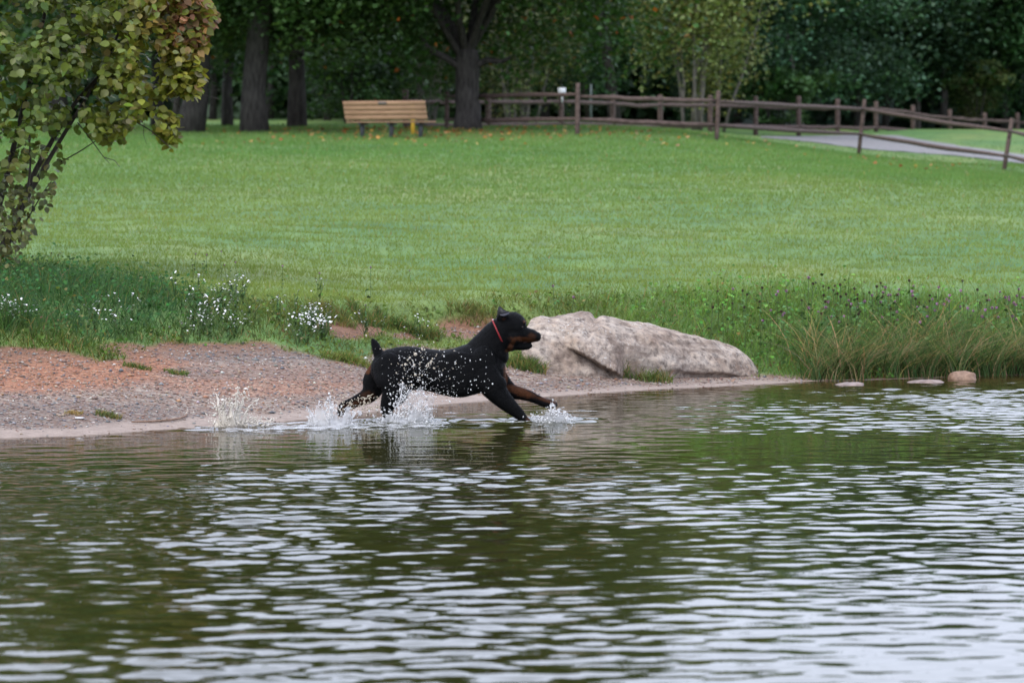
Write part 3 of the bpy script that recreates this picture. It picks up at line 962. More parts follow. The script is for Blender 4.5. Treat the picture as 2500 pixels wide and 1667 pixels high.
# white notice box on the far fence post
M_WHITE = simple_mat('white_paint', (.74, .75, .78), (.82, .83, .86), 8, .5, .4)
c = at(1372, 222, 109.8)
sg = MB(); sg.add(*box(.20, .04, .15, .006, c=(0, 0, 0))); sg.add(*tube([(0, .03, -.3), (0, .03, -.05)], [.02, .02], 8))
tag(obj('notice_board', sg.mesh('notice_board'), M_WHITE, None, c), 'small white notice board standing above the fence rail right of the maple', 'sign')
c = at(1443, 216, 126)
sg = MB(); sg.add(*tube([(0, 0, -1.1), (0, 0, -.2), (0, 0, .08), (0, 0, .12)], [.032, .032, .032, .015], 8))
tag(obj('marker_post', sg.mesh('marker_post', True), simple_mat('grey_marker', (.13, .16, .16), (.18, .21, .21), 8, .6, .3), None, c), 'pale grey marker post in the shade behind the near fence', 'post')

# ------------------------------------------------------------------ BENCH
def bench():
    d = 92.6
    A = hit(952, 337); d = A[1]
    sc = d / F
    base = np.array([(950 - 1250) / F * d, d, 0]); base[2] = ground(base[0], base[1])
    yaw = -math.radians(24)
    root = empty('park_bench', base, yaw)
    tag(root, 'tan slatted park bench seen from behind on the lawn beside the maple', 'bench')
    wood = simple_mat('tan_bench_slats', (.27, .155, .09), (.36, .215, .13), 9, .6, .35, (.3, 1, 1), .15, .004)
    metal = simple_mat('dark_bench_metal', (.02, .024, .026), (.035, .04, .042), 20, .5, .4)
    ln = 1.96
    z0 = (337 - 298) * sc       # seat height
    dirn = np.array([0, -.32, .947])
    for i in range(4):
        c = np.array([-.03, -.06, z0 + .03]) + dirn * (.065 + i * .108)
        v, f = box(ln, .035, .098, .006)
        ang = math.atan2(.32, .947)
        R = np.array([[1, 0, 0], [0, math.cos(ang), -math.sin(ang)], [0, math.sin(ang), math.cos(ang)]])
        m = MB(); m.add(v @ R.T + c, f)
        s = obj('slat', m.mesh('slat'), wood, root)
        if i == 3:
            v, f = box(.2, .012, .062, .002)
            m = MB(); m.add(v @ R.T + c + np.array([-.03, -.024, .003]), f)
            pm = simple_mat('plaque_metal', (.1, .09, .08), (.15, .13, .12), 10, .4, .5)
            obj('plaque', m.mesh('plaque'), pm, s)
    for i in range(4):
        m = MB(); m.add(*box(ln, .098, .035, .006, c=(-.03, .0 + .108 * i, z0)))
        obj('slat', m.mesh('slat'), wood, root)
    for xx in (-.70, 0.0, .70):
        m = MB()
        m.add(*box(.075, .075, z0 + .02, .008, c=(xx, .12, (z0 - .03) / 2)))
        m.add(*box(.05, .42, .04, .006, c=(xx, .16, z0 - .045)))
        pts = np.array([(xx, .02, z0 - .05), (xx, -.06 - .32 * .08 + .047, z0 + .03 + .947 * .08), (xx, -.06 - .32 * .25 + .047, z0 + .03 + .947 * .25), (xx, -.06 - .32 * .42 + .047, z0 + .03 + .947 * .42)])
        m.add(*tube(pts, [.024] * 4, 8))
        obj('leg', m.mesh('leg'), metal, root)
    return base
bench()
yd = 94.5
yb = at(1008, 320, yd); yb[2] = ground(yb[0], yd) - .1
yt = at(1012, 247, yd)
m = MB(); m.add(*tube([(0, 0, 0), (0, 0, yt[2] - yb[2] - .04), (0, 0, yt[2] - yb[2])], [.043, .043, .02], 12))
tag(obj('yellow_post', m.mesh('yellow_post', True), simple_mat('yellow_paint', (.5, .3, .03), (.62, .4, .05), 10, .5, .4), None, yb), 'yellow marker post standing close behind the park bench', 'post')

# fallen leaves under the trees
def fallen():
    r = np.random.default_rng(41)
    n = 2600
    px = r.uniform(430, 2450, n); d = r.uniform(82, 104, n)
    wgt = np.exp(-((px - 1120) / 330) ** 2) * np.exp(-((d - 96) / 5) ** 2) + .06
    k = r.random(n) < wgt
    px, d = px[k], d[k]; n = len(px)
    x = (px - 1250) / F * d
    P = np.stack([x, d, ground(x, d) + .05], 1)
    pal = np.array([(.3, .1, .03), (.36, .2, .06), (.22, .09, .04), (.4, .26, .1)])
    col = vary(pal[r.integers(0, 4, n)], n, r, .2)
    s = r.uniform(.06, .12, n)
    V, Fq, C = leaves_geo(P, s, s, col, r, 1.0)
    tag(obj('fallen_leaves', mesh_np('fallen_leaves', V, Fq, C), M_LEAF), 'orange and brown fallen leaves scattered on the grass under the maple', 'leaves', kind='stuff')
fallen()

# ------------------------------------------------------------------ FOREGROUND SHRUB
def inside(px, py, poly):
    px = np.asarray(px); py = np.asarray(py)
    c = np.zeros(px.shape, bool)
    n = len(poly)
    for i in range(n):
        x0, y0 = poly[i]; x1, y1 = poly[(i + 1) % n]
        cond = ((y0 > py) != (y1 > py)) & (px < (x1 - x0) * (py - y0) / (y1 - y0 + 1e-9) + x0)
        c ^= cond
    return c

def leaf_template(L_, Wd):
    t = [(0, 0), (.18, .36), (.42, .5), (.7, .36), (.9, .12), (1, 0)]
    V = []
    for (a, b) in t: V.append((a * L_, b * Wd, .12 * Wd * b - .16 * L_ * a * a))
    for (a, b) in t[1:-1]: V.append((a * L_, -b * Wd, .12 * Wd * b - .16 * L_ * a * a))
    mid = [(a * L_, 0, -.05 * Wd - .16 * L_ * a * a) for a in (.18, .42, .7, .9)]
    V += mid
    # 0 base,1-4 right,5 tip,6-9 left,10-13 mid
    Fq = [(10, 1, 2, 11), (11, 2, 3, 12), (12, 3, 4, 13), (10, 11, 7, 6), (11, 12, 8, 7), (12, 13, 9, 8)]
    Ft = [(0, 1, 10), (0, 10, 6), (4, 5, 13), (13, 5, 9)]
    return np.array(V, float), np.array(Fq), np.array(Ft)

def shrub():
    r = np.random.default_rng(51)
    D = 36.6
    b0 = at(-25, 662, D + .2); b0[2] = ground(b0[0], b0[1])
    root = empty('leafy_shrub', b0)
    tag(root, 'big leaning shrub of round green and bronze leaves at the left edge', 'shrub')
    def stem(pts, r0, r1, nm, dd=0.0):
        n = len(pts)
        p = np.array([at(x, y, D + .2 + dd * (i / (n - 1)) + r.normal(0, .02)) for i, (x, y) in enumerate(pts)])
        # resample smooth
        t = np.linspace(0, n - 1, n * 4)
        q = np.stack([np.interp(t, np.arange(n), p[:, k]) for k in range(3)], 1)
        q[1:-1] = (q[:-2] + q[1:-1] * 2 + q[2:]) / 4
        m = MB(); v, f = tube(q, np.linspace(r0, r1, len(q)), 7); m.add(v - b0, f)
        obj(nm, m.mesh(nm, True), M_STEM, root)
    M_STEM = simple_mat('shrub_bark', (.025, .02, .017), (.085, .07, .06), 30, .85, .25, (1, 1, .3), .5, .01)
    stem([(-30, 672), (8, 600), (48, 505), (90, 410), (135, 330), (190, 240), (300, 130), (400, 60), (470, 10)], .034, .008, 'stem')
    stem([(-20, 660), (22, 580), (62, 490), (110, 405), (158, 325), (235, 200), (300, 60), (330, -60)], .030, .008, 'stem', -.3)
    stem([(-34, 670), (-18, 560), (14, 440), (48, 300), (85, 150), (125, -40), (140, -130)], .036, .01, 'stem', .3)
    stem([(-60, 660), (-80, 500), (-110, 300), (-140, 60), (-150, -110)], .036, .01, 'stem', -.2)
    stem([(-10, 650), (40, 560), (66, 480), (75, 400), (70, 300)], .018, .006, 'stem', -.5)
    stem([(30, 590), (70, 530), (105, 470), (128, 440)], .008, .003, 'branch', -.4)
    stem([(150, 395), (195, 370), (225, 350), (265, 325), (300, 300)], .006, .003, 'branch', -.4)
    stem([(190, 300), (225, 345), (250, 380), (268, 400)], .006, .002, 'branch', -.6)
    stem([(255, 385), (280, 392), (292, 408)], .004, .002, 'branch', -.7)
    stem([(240, 230), (310, 285), (370, 320), (420, 365)], .007, .003, 'branch', -.5)
    stem([(330, 222), (400, 234), (460, 236), (500, 232), (536, 243)], .006, .002, 'branch', -.2)
    stem([(400, 234), (430, 255), (450, 265)], .003, .0015, 'branch', -.2)
    stem([(455, 236), (490, 215), (528, 222)], .003, .0015, 'branch', -.2)
    stem([(352, 300), (350, 330), (358, 352)], .003, .0015, 'branch', -.3)
    poly = [(-330, -170), (150, -190), (430, -150), (455, -110), (478, -40), (535, 40), (505, 75), (505, 105), (478, 150), (498, 180), (470, 238), (408, 225), (385, 255),
            (430, 285), (432, 330), (415, 368), (385, 330), (370, 300), (330, 290), (305, 345), (270, 392), (258, 350), (215, 330), (168, 318), (162, 345),
            (150, 430), (128, 470), (112, 520), (60, 590), (25, 655), (-40, 690), (-330, 640)]
    n = 84000
    px = r.uniform(-330, 540, n); py = r.uniform(-190, 690, n)
    ins = inside(px, py, poly)
    dens = np.where(py < 230, 1.0, np.where(py < 330, .62, .34))
    dens = dens * np.where((px < 20) & (py > 330), 1.1, 1.0)
    cl = np.clip(.55 + 1.7 * fbm(px / 46., py / 40., 3), .03, 1)
    # thin gaps on the lower right so the lawn shows through
    dens = np.where((py > 250) & (px > 150), .62, dens)
    dens = np.where((py > 360) & (px < 170), .40, dens)
    dens = np.where((py > 225) & (px > 345), 1.2, dens)
    cl = np.clip(cl + .45 * sstep(360, 470, px) * (py < 235), 0, 1.3)
    ok = ins & (r.random(n) < dens * cl * .62)
    px, py = px[ok], py[ok]; n = len(px)
    edge = np.clip((480 - px) / 400, .15, 1)
    dy = r.normal(0, .62, n) * edge - .5 * (cl[ok] - .5) * edge
    P = np.array([at(a, b, D + c) for a, b, c in zip(px, py, dy)])
    # colour: green, yellower to the right, bronze at the top right
    bz = np.clip(sstep(300, 470, px) * (1 - sstep(70, 170, py)) * 1.1, 0, 1) * (r.random(n) < .62)
    yel = np.clip(sstep(120, 420, px) * .8 + .25 * r.random(n), 0, 1)
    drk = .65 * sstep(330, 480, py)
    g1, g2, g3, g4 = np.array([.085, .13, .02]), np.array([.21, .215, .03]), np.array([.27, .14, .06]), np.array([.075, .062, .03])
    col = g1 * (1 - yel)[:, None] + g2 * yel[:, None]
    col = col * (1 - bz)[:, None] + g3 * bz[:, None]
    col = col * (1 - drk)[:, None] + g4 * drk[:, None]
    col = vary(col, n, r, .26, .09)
    pale = r.random(n) < .10
    col[pale] = vary((.19, .19, .07), int(pale.sum()), r, .15)
    size = r.uniform(.05, .095, n) * np.where(py > 430, .8, 1)
    # orientation: leaf axis droops outward, upper side to the sky and the open lake
    nr = r.normal(0, .55, (n, 3)) + np.array([.12, -.55, .8])
    nr /= np.linalg.norm(nr, axis=1)[:, None]
    ax = r.normal(0, .75, (n, 3)) + np.array([.25, -.2, -.75])
    ax -= nr * (ax * nr).sum(1)[:, None]; ax /= np.linalg.norm(ax, axis=1)[:, None]
    sv = np.cross(nr, ax)
    T, Fq, Ft = leaf_template(1.0, .82)
    Rm = np.stack([ax, sv, nr], -1)            # columns
    score = -dy + .2 * (size / .095) - np.where((px < 5) | (py < 5) | (px > 540), 9, 0)
    order = np.argsort(-score)
    top = order[:300]; rest = order[300:]
    nv = len(T)
    VV = np.einsum('nij,vj->nvi', Rm[rest], T) * size[rest][:, None, None] + P[rest][:, None]
    k = len(rest); off = (np.arange(k) * nv)[:, None, None]
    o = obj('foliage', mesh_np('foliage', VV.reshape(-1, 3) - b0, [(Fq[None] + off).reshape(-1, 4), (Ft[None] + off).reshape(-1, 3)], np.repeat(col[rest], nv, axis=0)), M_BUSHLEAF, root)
    o['kind'] = 'stuff'
    # the 300 leaves that show largest: one object each, mesh data shared by colour
    from mathutils import Matrix
    cents = col[top[::19]]
    meshes = []
    for cc in cents:
        me = mesh_np('leaf', T, [Fq, Ft], np.tile(cc, (nv, 1)))
        me.materials.append(M_BUSHLEAF); meshes.append(me)
    for i in top:
        j = int(np.argmin(((cents - col[i]) ** 2).sum(1)))
        lo_ = bpy.data.objects.new('leaf', meshes[j])
        Mx = Matrix([[*Rm[i][0], 0], [*Rm[i][1], 0], [*Rm[i][2], 0], [0, 0, 0, 1]])
        lo_.parent = root
        lo_.matrix_local = Matrix.Translation(Vector(P[i] - b0)) @ Mx @ Matrix.Scale(float(size[i]), 4)
        COL.objects.link(lo_)
shrub()

# ------------------------------------------------------------------ BOULDER
def rock_mat():
    m, nt, out = newmat('granite')
    v = geopos(nt)
    n1 = noise(nt, 3.2, 6, v, .65); n2 = noise(nt, 17, 6, v, .7); n3 = noise(nt, 55, 3, v)
    c1 = ramp(nt, n1.outputs['Fac'], [(.28, (.17, .115, .085)), (.48, (.32, .26, .21)), (.68, (.41, .36, .31))])
    c2 = ramp(nt, n2.outputs['Fac'], [(.34, (.3, .28, .28)), (.5, (.95, .95, .95)), (.68, (1.3, 1.26, 1.2))])
    c = mixc(nt, 1.0, c1.outputs[0], c2.outputs[0], 'MULTIPLY')
    li = ramp(nt, n3.outputs['Fac'], [(.60, (0, 0, 0)), (.68, (1, 1, 1))])
    lz = ramp(nt, noise(nt, 2.4, 4, v, .6).outputs['Fac'], [(.46, (0, 0, 0)), (.6, (.8, .8, .8))])
    lf = mixc(nt, 1.0, li.outputs[0], lz.outputs[0], 'MULTIPLY')
    c = mixc(nt, lf, c, (.62, .62, .6))
    dk = ramp(nt, noise(nt, 6, 6, v, .75).outputs['Fac'], [(.58, (0, 0, 0)), (.7, (.75, .75, .75))])
    c = mixc(nt, dk.outputs[0], c, (.075, .066, .06))
    st = N(nt, 'ShaderNodeMapping'); st.inputs['Scale'].default_value = (1, 1, 3.2); st.inputs['Rotation'].default_value = (0, .45, 0); L(nt, v, st.inputs['Vector'])
    sk = ramp(nt, noise(nt, 2.6, 5, st.outputs[0], .7, .6).outputs['Fac'], [(.5, (0, 0, 0)), (.62, (.6, .6, .6))])
    c = mixc(nt, sk.outputs[0], c, (.12, .085, .066))
    principled(nt, out, c, .8, .25, bump(nt, n2.outputs['Fac'], .8, .03))
    return m
M_ROCK = rock_mat()

def grid_faces(nu, nv):
    i, j = np.meshgrid(np.arange(nv - 1), np.arange(nu - 1))
    q = (j * nv + i).ravel()
    return np.stack([q, q + 1, q + 1 + nv, q + nv], 1)

def boulder():
    r = np.random.default_rng(61)
    topx = [1270, 1285, 1297, 1320, 1350, 1395, 1425, 1460, 1510, 1560, 1620, 1700, 1750, 1800, 1830, 1848, 1862]
    topy = [862, 800, 779, 770, 773, 769, 766, 771, 786, 794, 806, 820, 832, 851, 870, 893, 918]
    bx = [1270, 1300, 1340, 1400, 1500, 1650, 1760, 1862]
    by = [882, 893, 906, 914, 921, 928, 923, 917]
    nu, nv = 200, 110
    us = np.linspace(1270, 1862, nu)
    V = np.zeros((nu, nv, 3))
    ks = np.linspace(1270, 1862, 9)
    Bk = np.array([hit(p, np.interp(p, bx, by)) for p in ks])
    Bs = np.stack([np.polyval(np.polyfit(ks - 1560, Bk[:, k], 3), us - 1560) for k in range(3)], 1)
    for i, p in enumerate(us):
        B = Bs[i].copy()
        depth = 1.3 * (1 - .8 * abs((p - 1540) / 330) ** 3)
        T = at(p, np.interp(p, topx, topy), B[1] + depth * .5)
        zb = B[2] - .12
        zt = max(T[2], zb + .02)
        cr = np.interp(p, [1270, 1400, 1500, 1640, 1862], [0, 1, .5, 0, 0])
        for j in range(nv):
            v = j / (nv - 1)
            yy = depth * (.5 - .5 * math.cos(math.pi * v))
            hh = math.sin(math.pi * v) ** (.62 if v < .5 else .5)
            # sloping face: gentle shoulder above, steep foot below
            y = B[1] + yy
            z = zb + (zt - zb) * hh
            f = (z - zb) / (zt - zb)
            if v < .5:
                led = sstep(1600, 1660, p) * (1 - sstep(1830, 1855, p))
                y += led * (.07 * float(1 - sstep(.33, .42, f)))
                if 1380 < p < 1530:
                    zc = at(p, np.interp(p, [1380, 1400, 1440, 1490, 1530], [846, 853, 873, 901, 925]), B[1])[2]
                    k_ = float(sstep(1380, 1410, p) * (1 - sstep(1500, 1528, p)))
                    y -= .15 * k_ * float(sstep(zc - .012, zc + .012, z)) * float(1 - sstep(zc + .08, zc + .34, z))
            V[i, j] = (B[0], y, z)
    # direction outwards ~ away from the axis
    X, Y, Z = V[..., 0], V[..., 1], V[..., 2]
    dsp = .10 * fbm(X * 1.9 + 3, Z * 3.2 + Y * 1.5, 4) + .045 * fbm(X * 6, Z * 8 + Y * 5, 3) + .012 * fbm(X * 24, Z * 24 + Y * 20, 2)
    w = np.sin(np.pi * np.linspace(0, 1, nv))[None, :] ** .5 * sstep(1862, 1800, us)[:, None] if False else np.sin(np.pi * np.linspace(0, 1, nv))[None, :] ** .5 * (1 - .85 * sstep(1790, 1860, us))[:, None]
    V[..., 1] -= dsp * w * np.where(np.linspace(0, 1, nv) < .5, 1, -1)[None]
    V[..., 2] += dsp * w * .55
    # shallow groove running down from the saddle
    V[..., 1] = np.where(np.isfinite(V[..., 1]), V[..., 1], 0)
    gp = np.interp(np.clip((V[..., 2] - .3) / .45, 0, 1), [0, .55, 1], [1420, 1445, 1500])
    pxv, _ = project(V)
    V[..., 2] -= .035 * np.exp(-((pxv - gp) / 11) ** 2) * sstep(.35, .45, V[..., 2])
    o0 = V[nu // 2, 0].copy(); o0[2] = ground(o0[0], o0[1])
    root = obj('boulder', mesh_np('boulder', V.reshape(-1, 3) - o0, grid_faces(nu, nv), smooth=True), M_ROCK, None, o0)
    tag(root, 'long low tan granite boulder on the shore behind the dog', 'boulder')
    # the lower slab split off by the crack
    nu, nv = 100, 40
    us = np.linspace(1278, 1512, nu)
    sx, sy = [1278, 1300, 1340, 1400, 1440, 1490, 1512], [842, 824, 838, 853, 873, 904, 922]
    V = np.zeros((nu, nv, 3))
    for i, p in enumerate(us):
        B = np.array([np.polyval(np.polyfit(ks - 1560, Bk[:, k], 3), p - 1560) for k in range(3)]) + np.array([0, -.02, 0])
        T = at(p, np.interp(p, sx, sy), B[1] + .26)
        zb = B[2] - .1; zt = max(T[2], zb + .03)
        for j in range(nv):
            v = j / (nv - 1)
            V[i, j] = (B[0], B[1] - .06 + .55 * v ** 1.3, zb + (zt - zb) * min(1.0, math.sin(math.pi * min(v * 1.25, .5)) ** .8) - .35 * max(0, v - .55))
    X, Y, Z = V[..., 0], V[..., 1], V[..., 2]
    dsp = .04 * fbm(X * 3 + 9, Z * 4 + Y * 2, 4) + .02 * fbm(X * 11, Z * 12, 3)
    V[..., 1] -= dsp
    V[..., 2] += .4 * dsp
    obj('rock_slab', mesh_np('rock_slab', V.reshape(-1, 3) - o0, grid_faces(nu, nv), smooth=True), M_ROCK, root)
boulder()

def lump(name, label, px, py, w, h, dpt, seed, mat, group=None):
    r = np.random.default_rng(seed)
    Y = CAMZ * F / (py - 440.0)
    c = at(px, py, Y); c[2] = 0
    nu, nv = 28, 14
    V = []
    for i in range(nu):
        for j in range(nv):
            a = 2 * math.pi * i / nu; b = math.pi * (.02 + .96 * j / (nv - 1)) 
            d = np.array([math.cos(a) * math.sin(b), math.sin(a) * math.sin(b), math.cos(b)])
            k = 1 + .22 * float(fbm(d[0] * 1.7 + seed, d[1] * 1.7 + d[2] * 2.1, 3))
            e = np.sign(d) * np.abs(d) ** .8
            V.append(e * k * np.array([w / 2, dpt / 2, h]))
    V = np.array(V).reshape(nu, nv, 3)
    V = np.concatenate([V, V[:1]])
    o = obj(name, mesh_np(name, V.reshape(-1, 3), grid_faces(nu + 1, nv), smooth=True), mat, None, c + np.array([0, dpt * .3, -.02]))
    tag(o, label, 'stone', group)
M_WETROCK = simple_mat('wet_stone', (.11, .075, .06), (.25, .185, .155), 14, .4, .5)
M_BROWNROCK = simple_mat('brown_stone', (.13, .075, .048), (.26, .165, .11), 30, .6, .4, None, .6, .01)
G = 'stones in the shallows at the right'
lump('stone', 'low reddish stone barely breaking the water in front of the sedge', 2076, 941, .26, .045, .3, 71, M_WETROCK, G)
lump('stone', 'flat pale stone slab lying at the water line beside the brown stone', 2262, 934, .34, .04, .3, 72, M_WETROCK, G)
lump('stone', 'rounded brown stone at the foot of the sedge near the right edge', 2352, 927, .26, .085, .25, 73, M_BROWNROCK, G)

# ------------------------------------------------------------------ SEDGE, TUFTS, FLOWERS
def sedge():
    r = np.random.default_rng(81)
    protos = []
    for k in range(6):
        n = 120
        P = np.stack([r.normal(0, .06, n), r.normal(0, .06, n), np.zeros(n)], 1)
        h = r.uniform(.25, .68, n)
        col = vary((.08, .14, .05), n, r, .42, .08)
        dry = r.random(n) < .2
        col[dry] = vary((.36, .26, .14), int(dry.sum()), r, .25)
        yw = np.where(r.random(n) < .5, r.normal(0, .7, n), r.normal(math.pi, .7, n))
        V, Fs, C = blades_mesh('s', P, h, r.uniform(.0055, .0095, n), r.uniform(.2, 1.45, n), col, 5, r, yw)
        me = mesh_np('sedge_clump', V, Fs, C)
        me.materials.append(M_GRASS); protos.append(me)
    pos = np.linspace(1978, 2560, 44)
    for i, p in enumerate(pos):
        p = p + r.normal(0, 8)
        Y = float(yshore((p - 1250) / F * 36.5)) + (r.uniform(.0, .25) if i % 2 else r.uniform(.3, .8))
        x = (p - 1250) / F * Y
        o = obj('sedge_clump', protos[i % 6], None, None, (x, Y, float(ground(x, Y)) - .02))
        o.rotation_euler = (0, 0, r.normal(0, .35)); sc = r.uniform(.72, 1.08); o.scale = (sc, sc, sc)
        if i == 0:
            tag(o, 'first sedge clump from the left at the tip of the sand', 'sedge', 'sedge clumps along the right shore')
        else:
            tag(o, 'clump of arching dark green sedge with tan dead blades at the water edge', 'sedge', 'sedge clumps along the right shore')
sedge()

def tuft(label, px, py, n, hh, spread, col, seed, group='grass tufts on the beach'):
    r = np.random.default_rng(seed)
    c = hit(px, py)
    P = np.stack([np.clip(r.normal(0, spread, n), -1.7 * spread, 1.7 * spread), np.clip(r.normal(0, spread * .7, n), -1.2 * spread, 1.2 * spread), np.zeros(n)], 1)
    P[:, 2] = ground(P[:, 0] + c[0], P[:, 1] + c[1]) - c[2]
    cl = vary(col, n, r, .25, .1)
    dry = r.random(n) < .2
    cl[dry] = vary((.25, .19, .08), int(dry.sum()), r, .2)
    V, Fs, C = blades_mesh('t', P, r.uniform(.4, 1, n) * hh, r.uniform(.005, .009, n), r.uniform(.3, 1.4, n), cl, 3, r)
    tag(obj('grass_tuft', mesh_np('grass_tuft', V, Fs, C), M_GRASS, None, c), label, 'grass', group)
GT = (.1, .14, .04)
tuft('wide grass tuft on the beach between the dog chest and the boulder', 1285, 900, 700, .16, .09, (.085, .14, .04), 91)
tuft('grassy tuft spilling over the gravel just behind the dog tail', 850, 882, 700, .1, .12, (.12, .16, .04), 92)
tuft('tall grass tuft growing from the crack at the foot of the boulder', 1508, 918, 260, .2, .05, (.07, .12, .03), 93)
tuft('leafy grass tuft along the front foot of the boulder', 1580, 928, 420, .15, .12, (.09, .13, .035), 94)
tuft('small flat grass tuft on the gravel above the left splash', 430, 912, 200, .05, .05, (.08, .13, .03), 95)
tuft('small grass tuft highest on the red gravel at the left', 335, 897, 220, .06, .06, (.08, .13, .03), 96)
tuft('low olive grass tuft near the wet sand at the left', 265, 1016, 260, .055, .05, (.11, .13, .05), 97)
tuft('thin straw coloured tuft beside the olive tuft at the left', 180, 1010, 120, .04, .035, (.3, .22, .1), 98)

tuft('grass tussock hanging over the eroded bank left of the tail tip', 905, 792, 700, .13, .10, (.1, .15, .045), 191, 'grass tussocks on the eroded bank')
tuft('dark leafy tussock on the eroded bank right above the tail tip', 965, 800, 700, .15, .09, (.06, .115, .035), 192, 'grass tussocks on the eroded bank')
tuft('round tussock growing alone in the bare red soil above the dog back', 1035, 822, 600, .12, .07, (.085, .13, .04), 193, 'grass tussocks on the eroded bank')
tuft('pale grassy tussock at the top edge of the left soil patch', 812, 768, 600, .10, .11, (.14, .165, .055), 194, 'grass tussocks on the eroded bank')
tuft('pale overhanging tussock between the bare soil and the dog neck', 1155, 768, 600, .10, .12, (.14, .165, .055), 195, 'grass tussocks on the eroded bank')
tuft('low tussock behind the dog collar at the end of the soil patch', 1245, 800, 500, .11, .08, (.1, .15, .045), 196, 'grass tussocks on the eroded bank')

def flowers():
    r = np.random.default_rng(101)
    m_p, nt, out = newmat('clover_flower'); principled(nt, out, attr(nt, 'Col').outputs['Color'], .7, .2)
    def head(kind, seed):
        rr = np.random.default_rng(seed)
        b = MB()
        h = rr.uniform(.28, .42)
        tip = np.array([rr.normal(0, .03), rr.normal(0, .02), h])
        b.add(*tube(limb_pts((0, 0, 0), tip, rr, 4, .03), [.0025] * 4, 4, cap=False), color=(.06, .1, .03))
        R0 = {'p': .0115, 'd': .0105}[kind]
        base = {'p': (.3, .16, .24), 'd': (.05, .03, .022)}[kind]
        n = 46
        dv = rr.normal(0, 1, (n, 3)); dv /= np.linalg.norm(dv, axis=1)[:, None]
        P = tip + dv * R0 * .75
        V, Fq, C = leaves_geo(P, np.full(n, R0 * 1.3), np.full(n, R0 * .6), vary(base, n, rr, .25), rr, .2)
        b.add(V, Fq, C)
        q = 5
        P = np.stack([rr.normal(0, .03, q), rr.normal(0, .03, q), rr.uniform(.08, h * .8, q)], 1)
        V, Fq, C = leaves_geo(P, np.full(q, .04), np.full(q, .03), vary((.06, .13, .035), q, rr), rr, .7)
        b.add(V, Fq, C)
        me = b.mesh('clover', color=True); me.materials.append(m_p)
        return me, tip
    pink = [head('p', 110 + i) for i in range(6)]; dark = [head('d', 120 + i) for i in range(4)]
    spots = [(1975, 678), (1910, 768), (1862, 785), (2022, 738), (2078, 742), (2072, 730), (2112, 736), (2129, 718), (2195, 708), (2193, 720), (2226, 712), (2263, 745), (2312, 731), (2345, 746), (2463, 727),
             (2480, 745), (2405, 757), (2228, 716), (2170, 721), (2150, 735), (2240, 752), (2305, 744), (2345, 710), (2030, 770), (1915, 765), (2308, 788), (2264, 775), (2190, 762), (2060, 772),
             (2497, 722), (2423, 752), (2455, 724), (2230, 700), (2093, 750), (2318, 722), (2475, 735), (1790, 706), (1350, 697), (1400, 728)]
    for i in range(34):
        spots.append((r.uniform(1860, 2500), r.uniform(700, 790)))
    dk = [(1985, 694), (2010, 698), (2035, 707), (2045, 716), (2052, 726), (2086, 703), (2094, 718), (2123, 713), (2150, 693), (2155, 722), (2350, 684), (2387, 706), (2410, 735), (2220, 683), (1752, 710), (1855, 735), (1740, 752),
          (2015, 735), (2068, 744), (2100, 760), (2270, 724), (2245, 737)]
    for i in range(26):
        dk.append((r.uniform(1740, 2480), r.uniform(690, 770)))
    def plant(p, py, lst, lab, grp, i, k=1.0):
        me, tip = lst[i % len(lst)]
        sc = r.uniform(.85, 1.2) * k
        # find the ground point whose flower head projects to the wanted pixel
        Y = 37.5
        for _ in range(60):
            q = at(p, py, Y); e = q[2] - (float(ground(q[0], Y)) + tip[2] * sc)
            Y += np.clip(e * 2.5, -.5, .5)
            Y = float(np.clip(Y, 35.6, 43))
        x = q[0] - tip[0] * sc
        o = obj('clover', me, None, None, (x, Y, float(ground(x, Y))))
        o.scale = (sc, sc, sc)
        tag(o, lab, 'flower', grp)
    for i, (p, y) in enumerate(spots): plant(p, y, pink, 'pink clover flower on a thin stem among the weeds at the right', 'pink clover flowers', i)
    for i, (p, y) in enumerate(dk): plant(p, y, dark, 'dark brown seed head on a thin stem among the weeds', 'dark clover seed heads', i)
    for i, (p, y) in enumerate([(540, 614), (575, 640), (478, 620), (505, 622), (690, 660), (548, 655), (905, 690), (1000, 660), (780, 700), (470, 700), (495, 698), (125, 618), (142, 634), (215, 665), (80, 690)]):
        plant(p, y, pink if i < 9 else dark, 'lone flower stem standing above the lawn at the left' if i < 9 else 'lone dark seed head standing at the left bank', 'stray flowers on the left bank', i, .6)
    # white asters
    m_w, nt, out = newmat('aster_petals'); principled(nt, out, attr(nt, 'Col').outputs['Color'], .6, .2)
    def aster(seed, k):
        rr = np.random.default_rng(seed); b = MB()
        for i in range(k):
            t = np.array([rr.normal(0, .055), rr.normal(0, .05), rr.uniform(.1, .22)])
            b.add(*tube(limb_pts((0, 0, 0), t, rr, 3, .05), [.002] * 3, 3, cap=False), color=(.06, .1, .03))
            n = 9; a = np.linspace(0, 2 * math.pi, n, endpoint=False)
            R0 = rr.uniform(.0065, .0105); tl = rr.normal(0, .35, 2)
            ring = np.stack([np.cos(a) * R0, np.sin(a) * R0, np.sin(a) * R0 * (.5 + tl[0]) + np.cos(a) * R0 * tl[1]], 1) + t
            ring[1::2] = t + (ring[1::2] - t) * .7
            b.add(np.vstack([ring, t + np.array([0, 0, .003])]), np.array([(j, (j + 1) % n, n) for j in range(n)]), color=(.62, .62, .62))
            b.add(t + np.array([(.003, 0, .0045), (-.002, .003, .0045), (-.002, -.003, .0045)]), np.array([(0, 1, 2)]), color=(.5, .35, .04))
        n = 16
        P = np.array([t * rr.uniform(.15, .8) + rr.normal(0, .004, 3) for _ in range(n)])
        V, Fq, C = leaves_geo(P, np.full(n, .04), np.full(n, .014), vary((.05, .1, .03), n, rr), rr, .5)
        b.add(V, Fq, C)
        me = b.mesh('white_aster', color=True); me.materials.append(m_w)
        return me
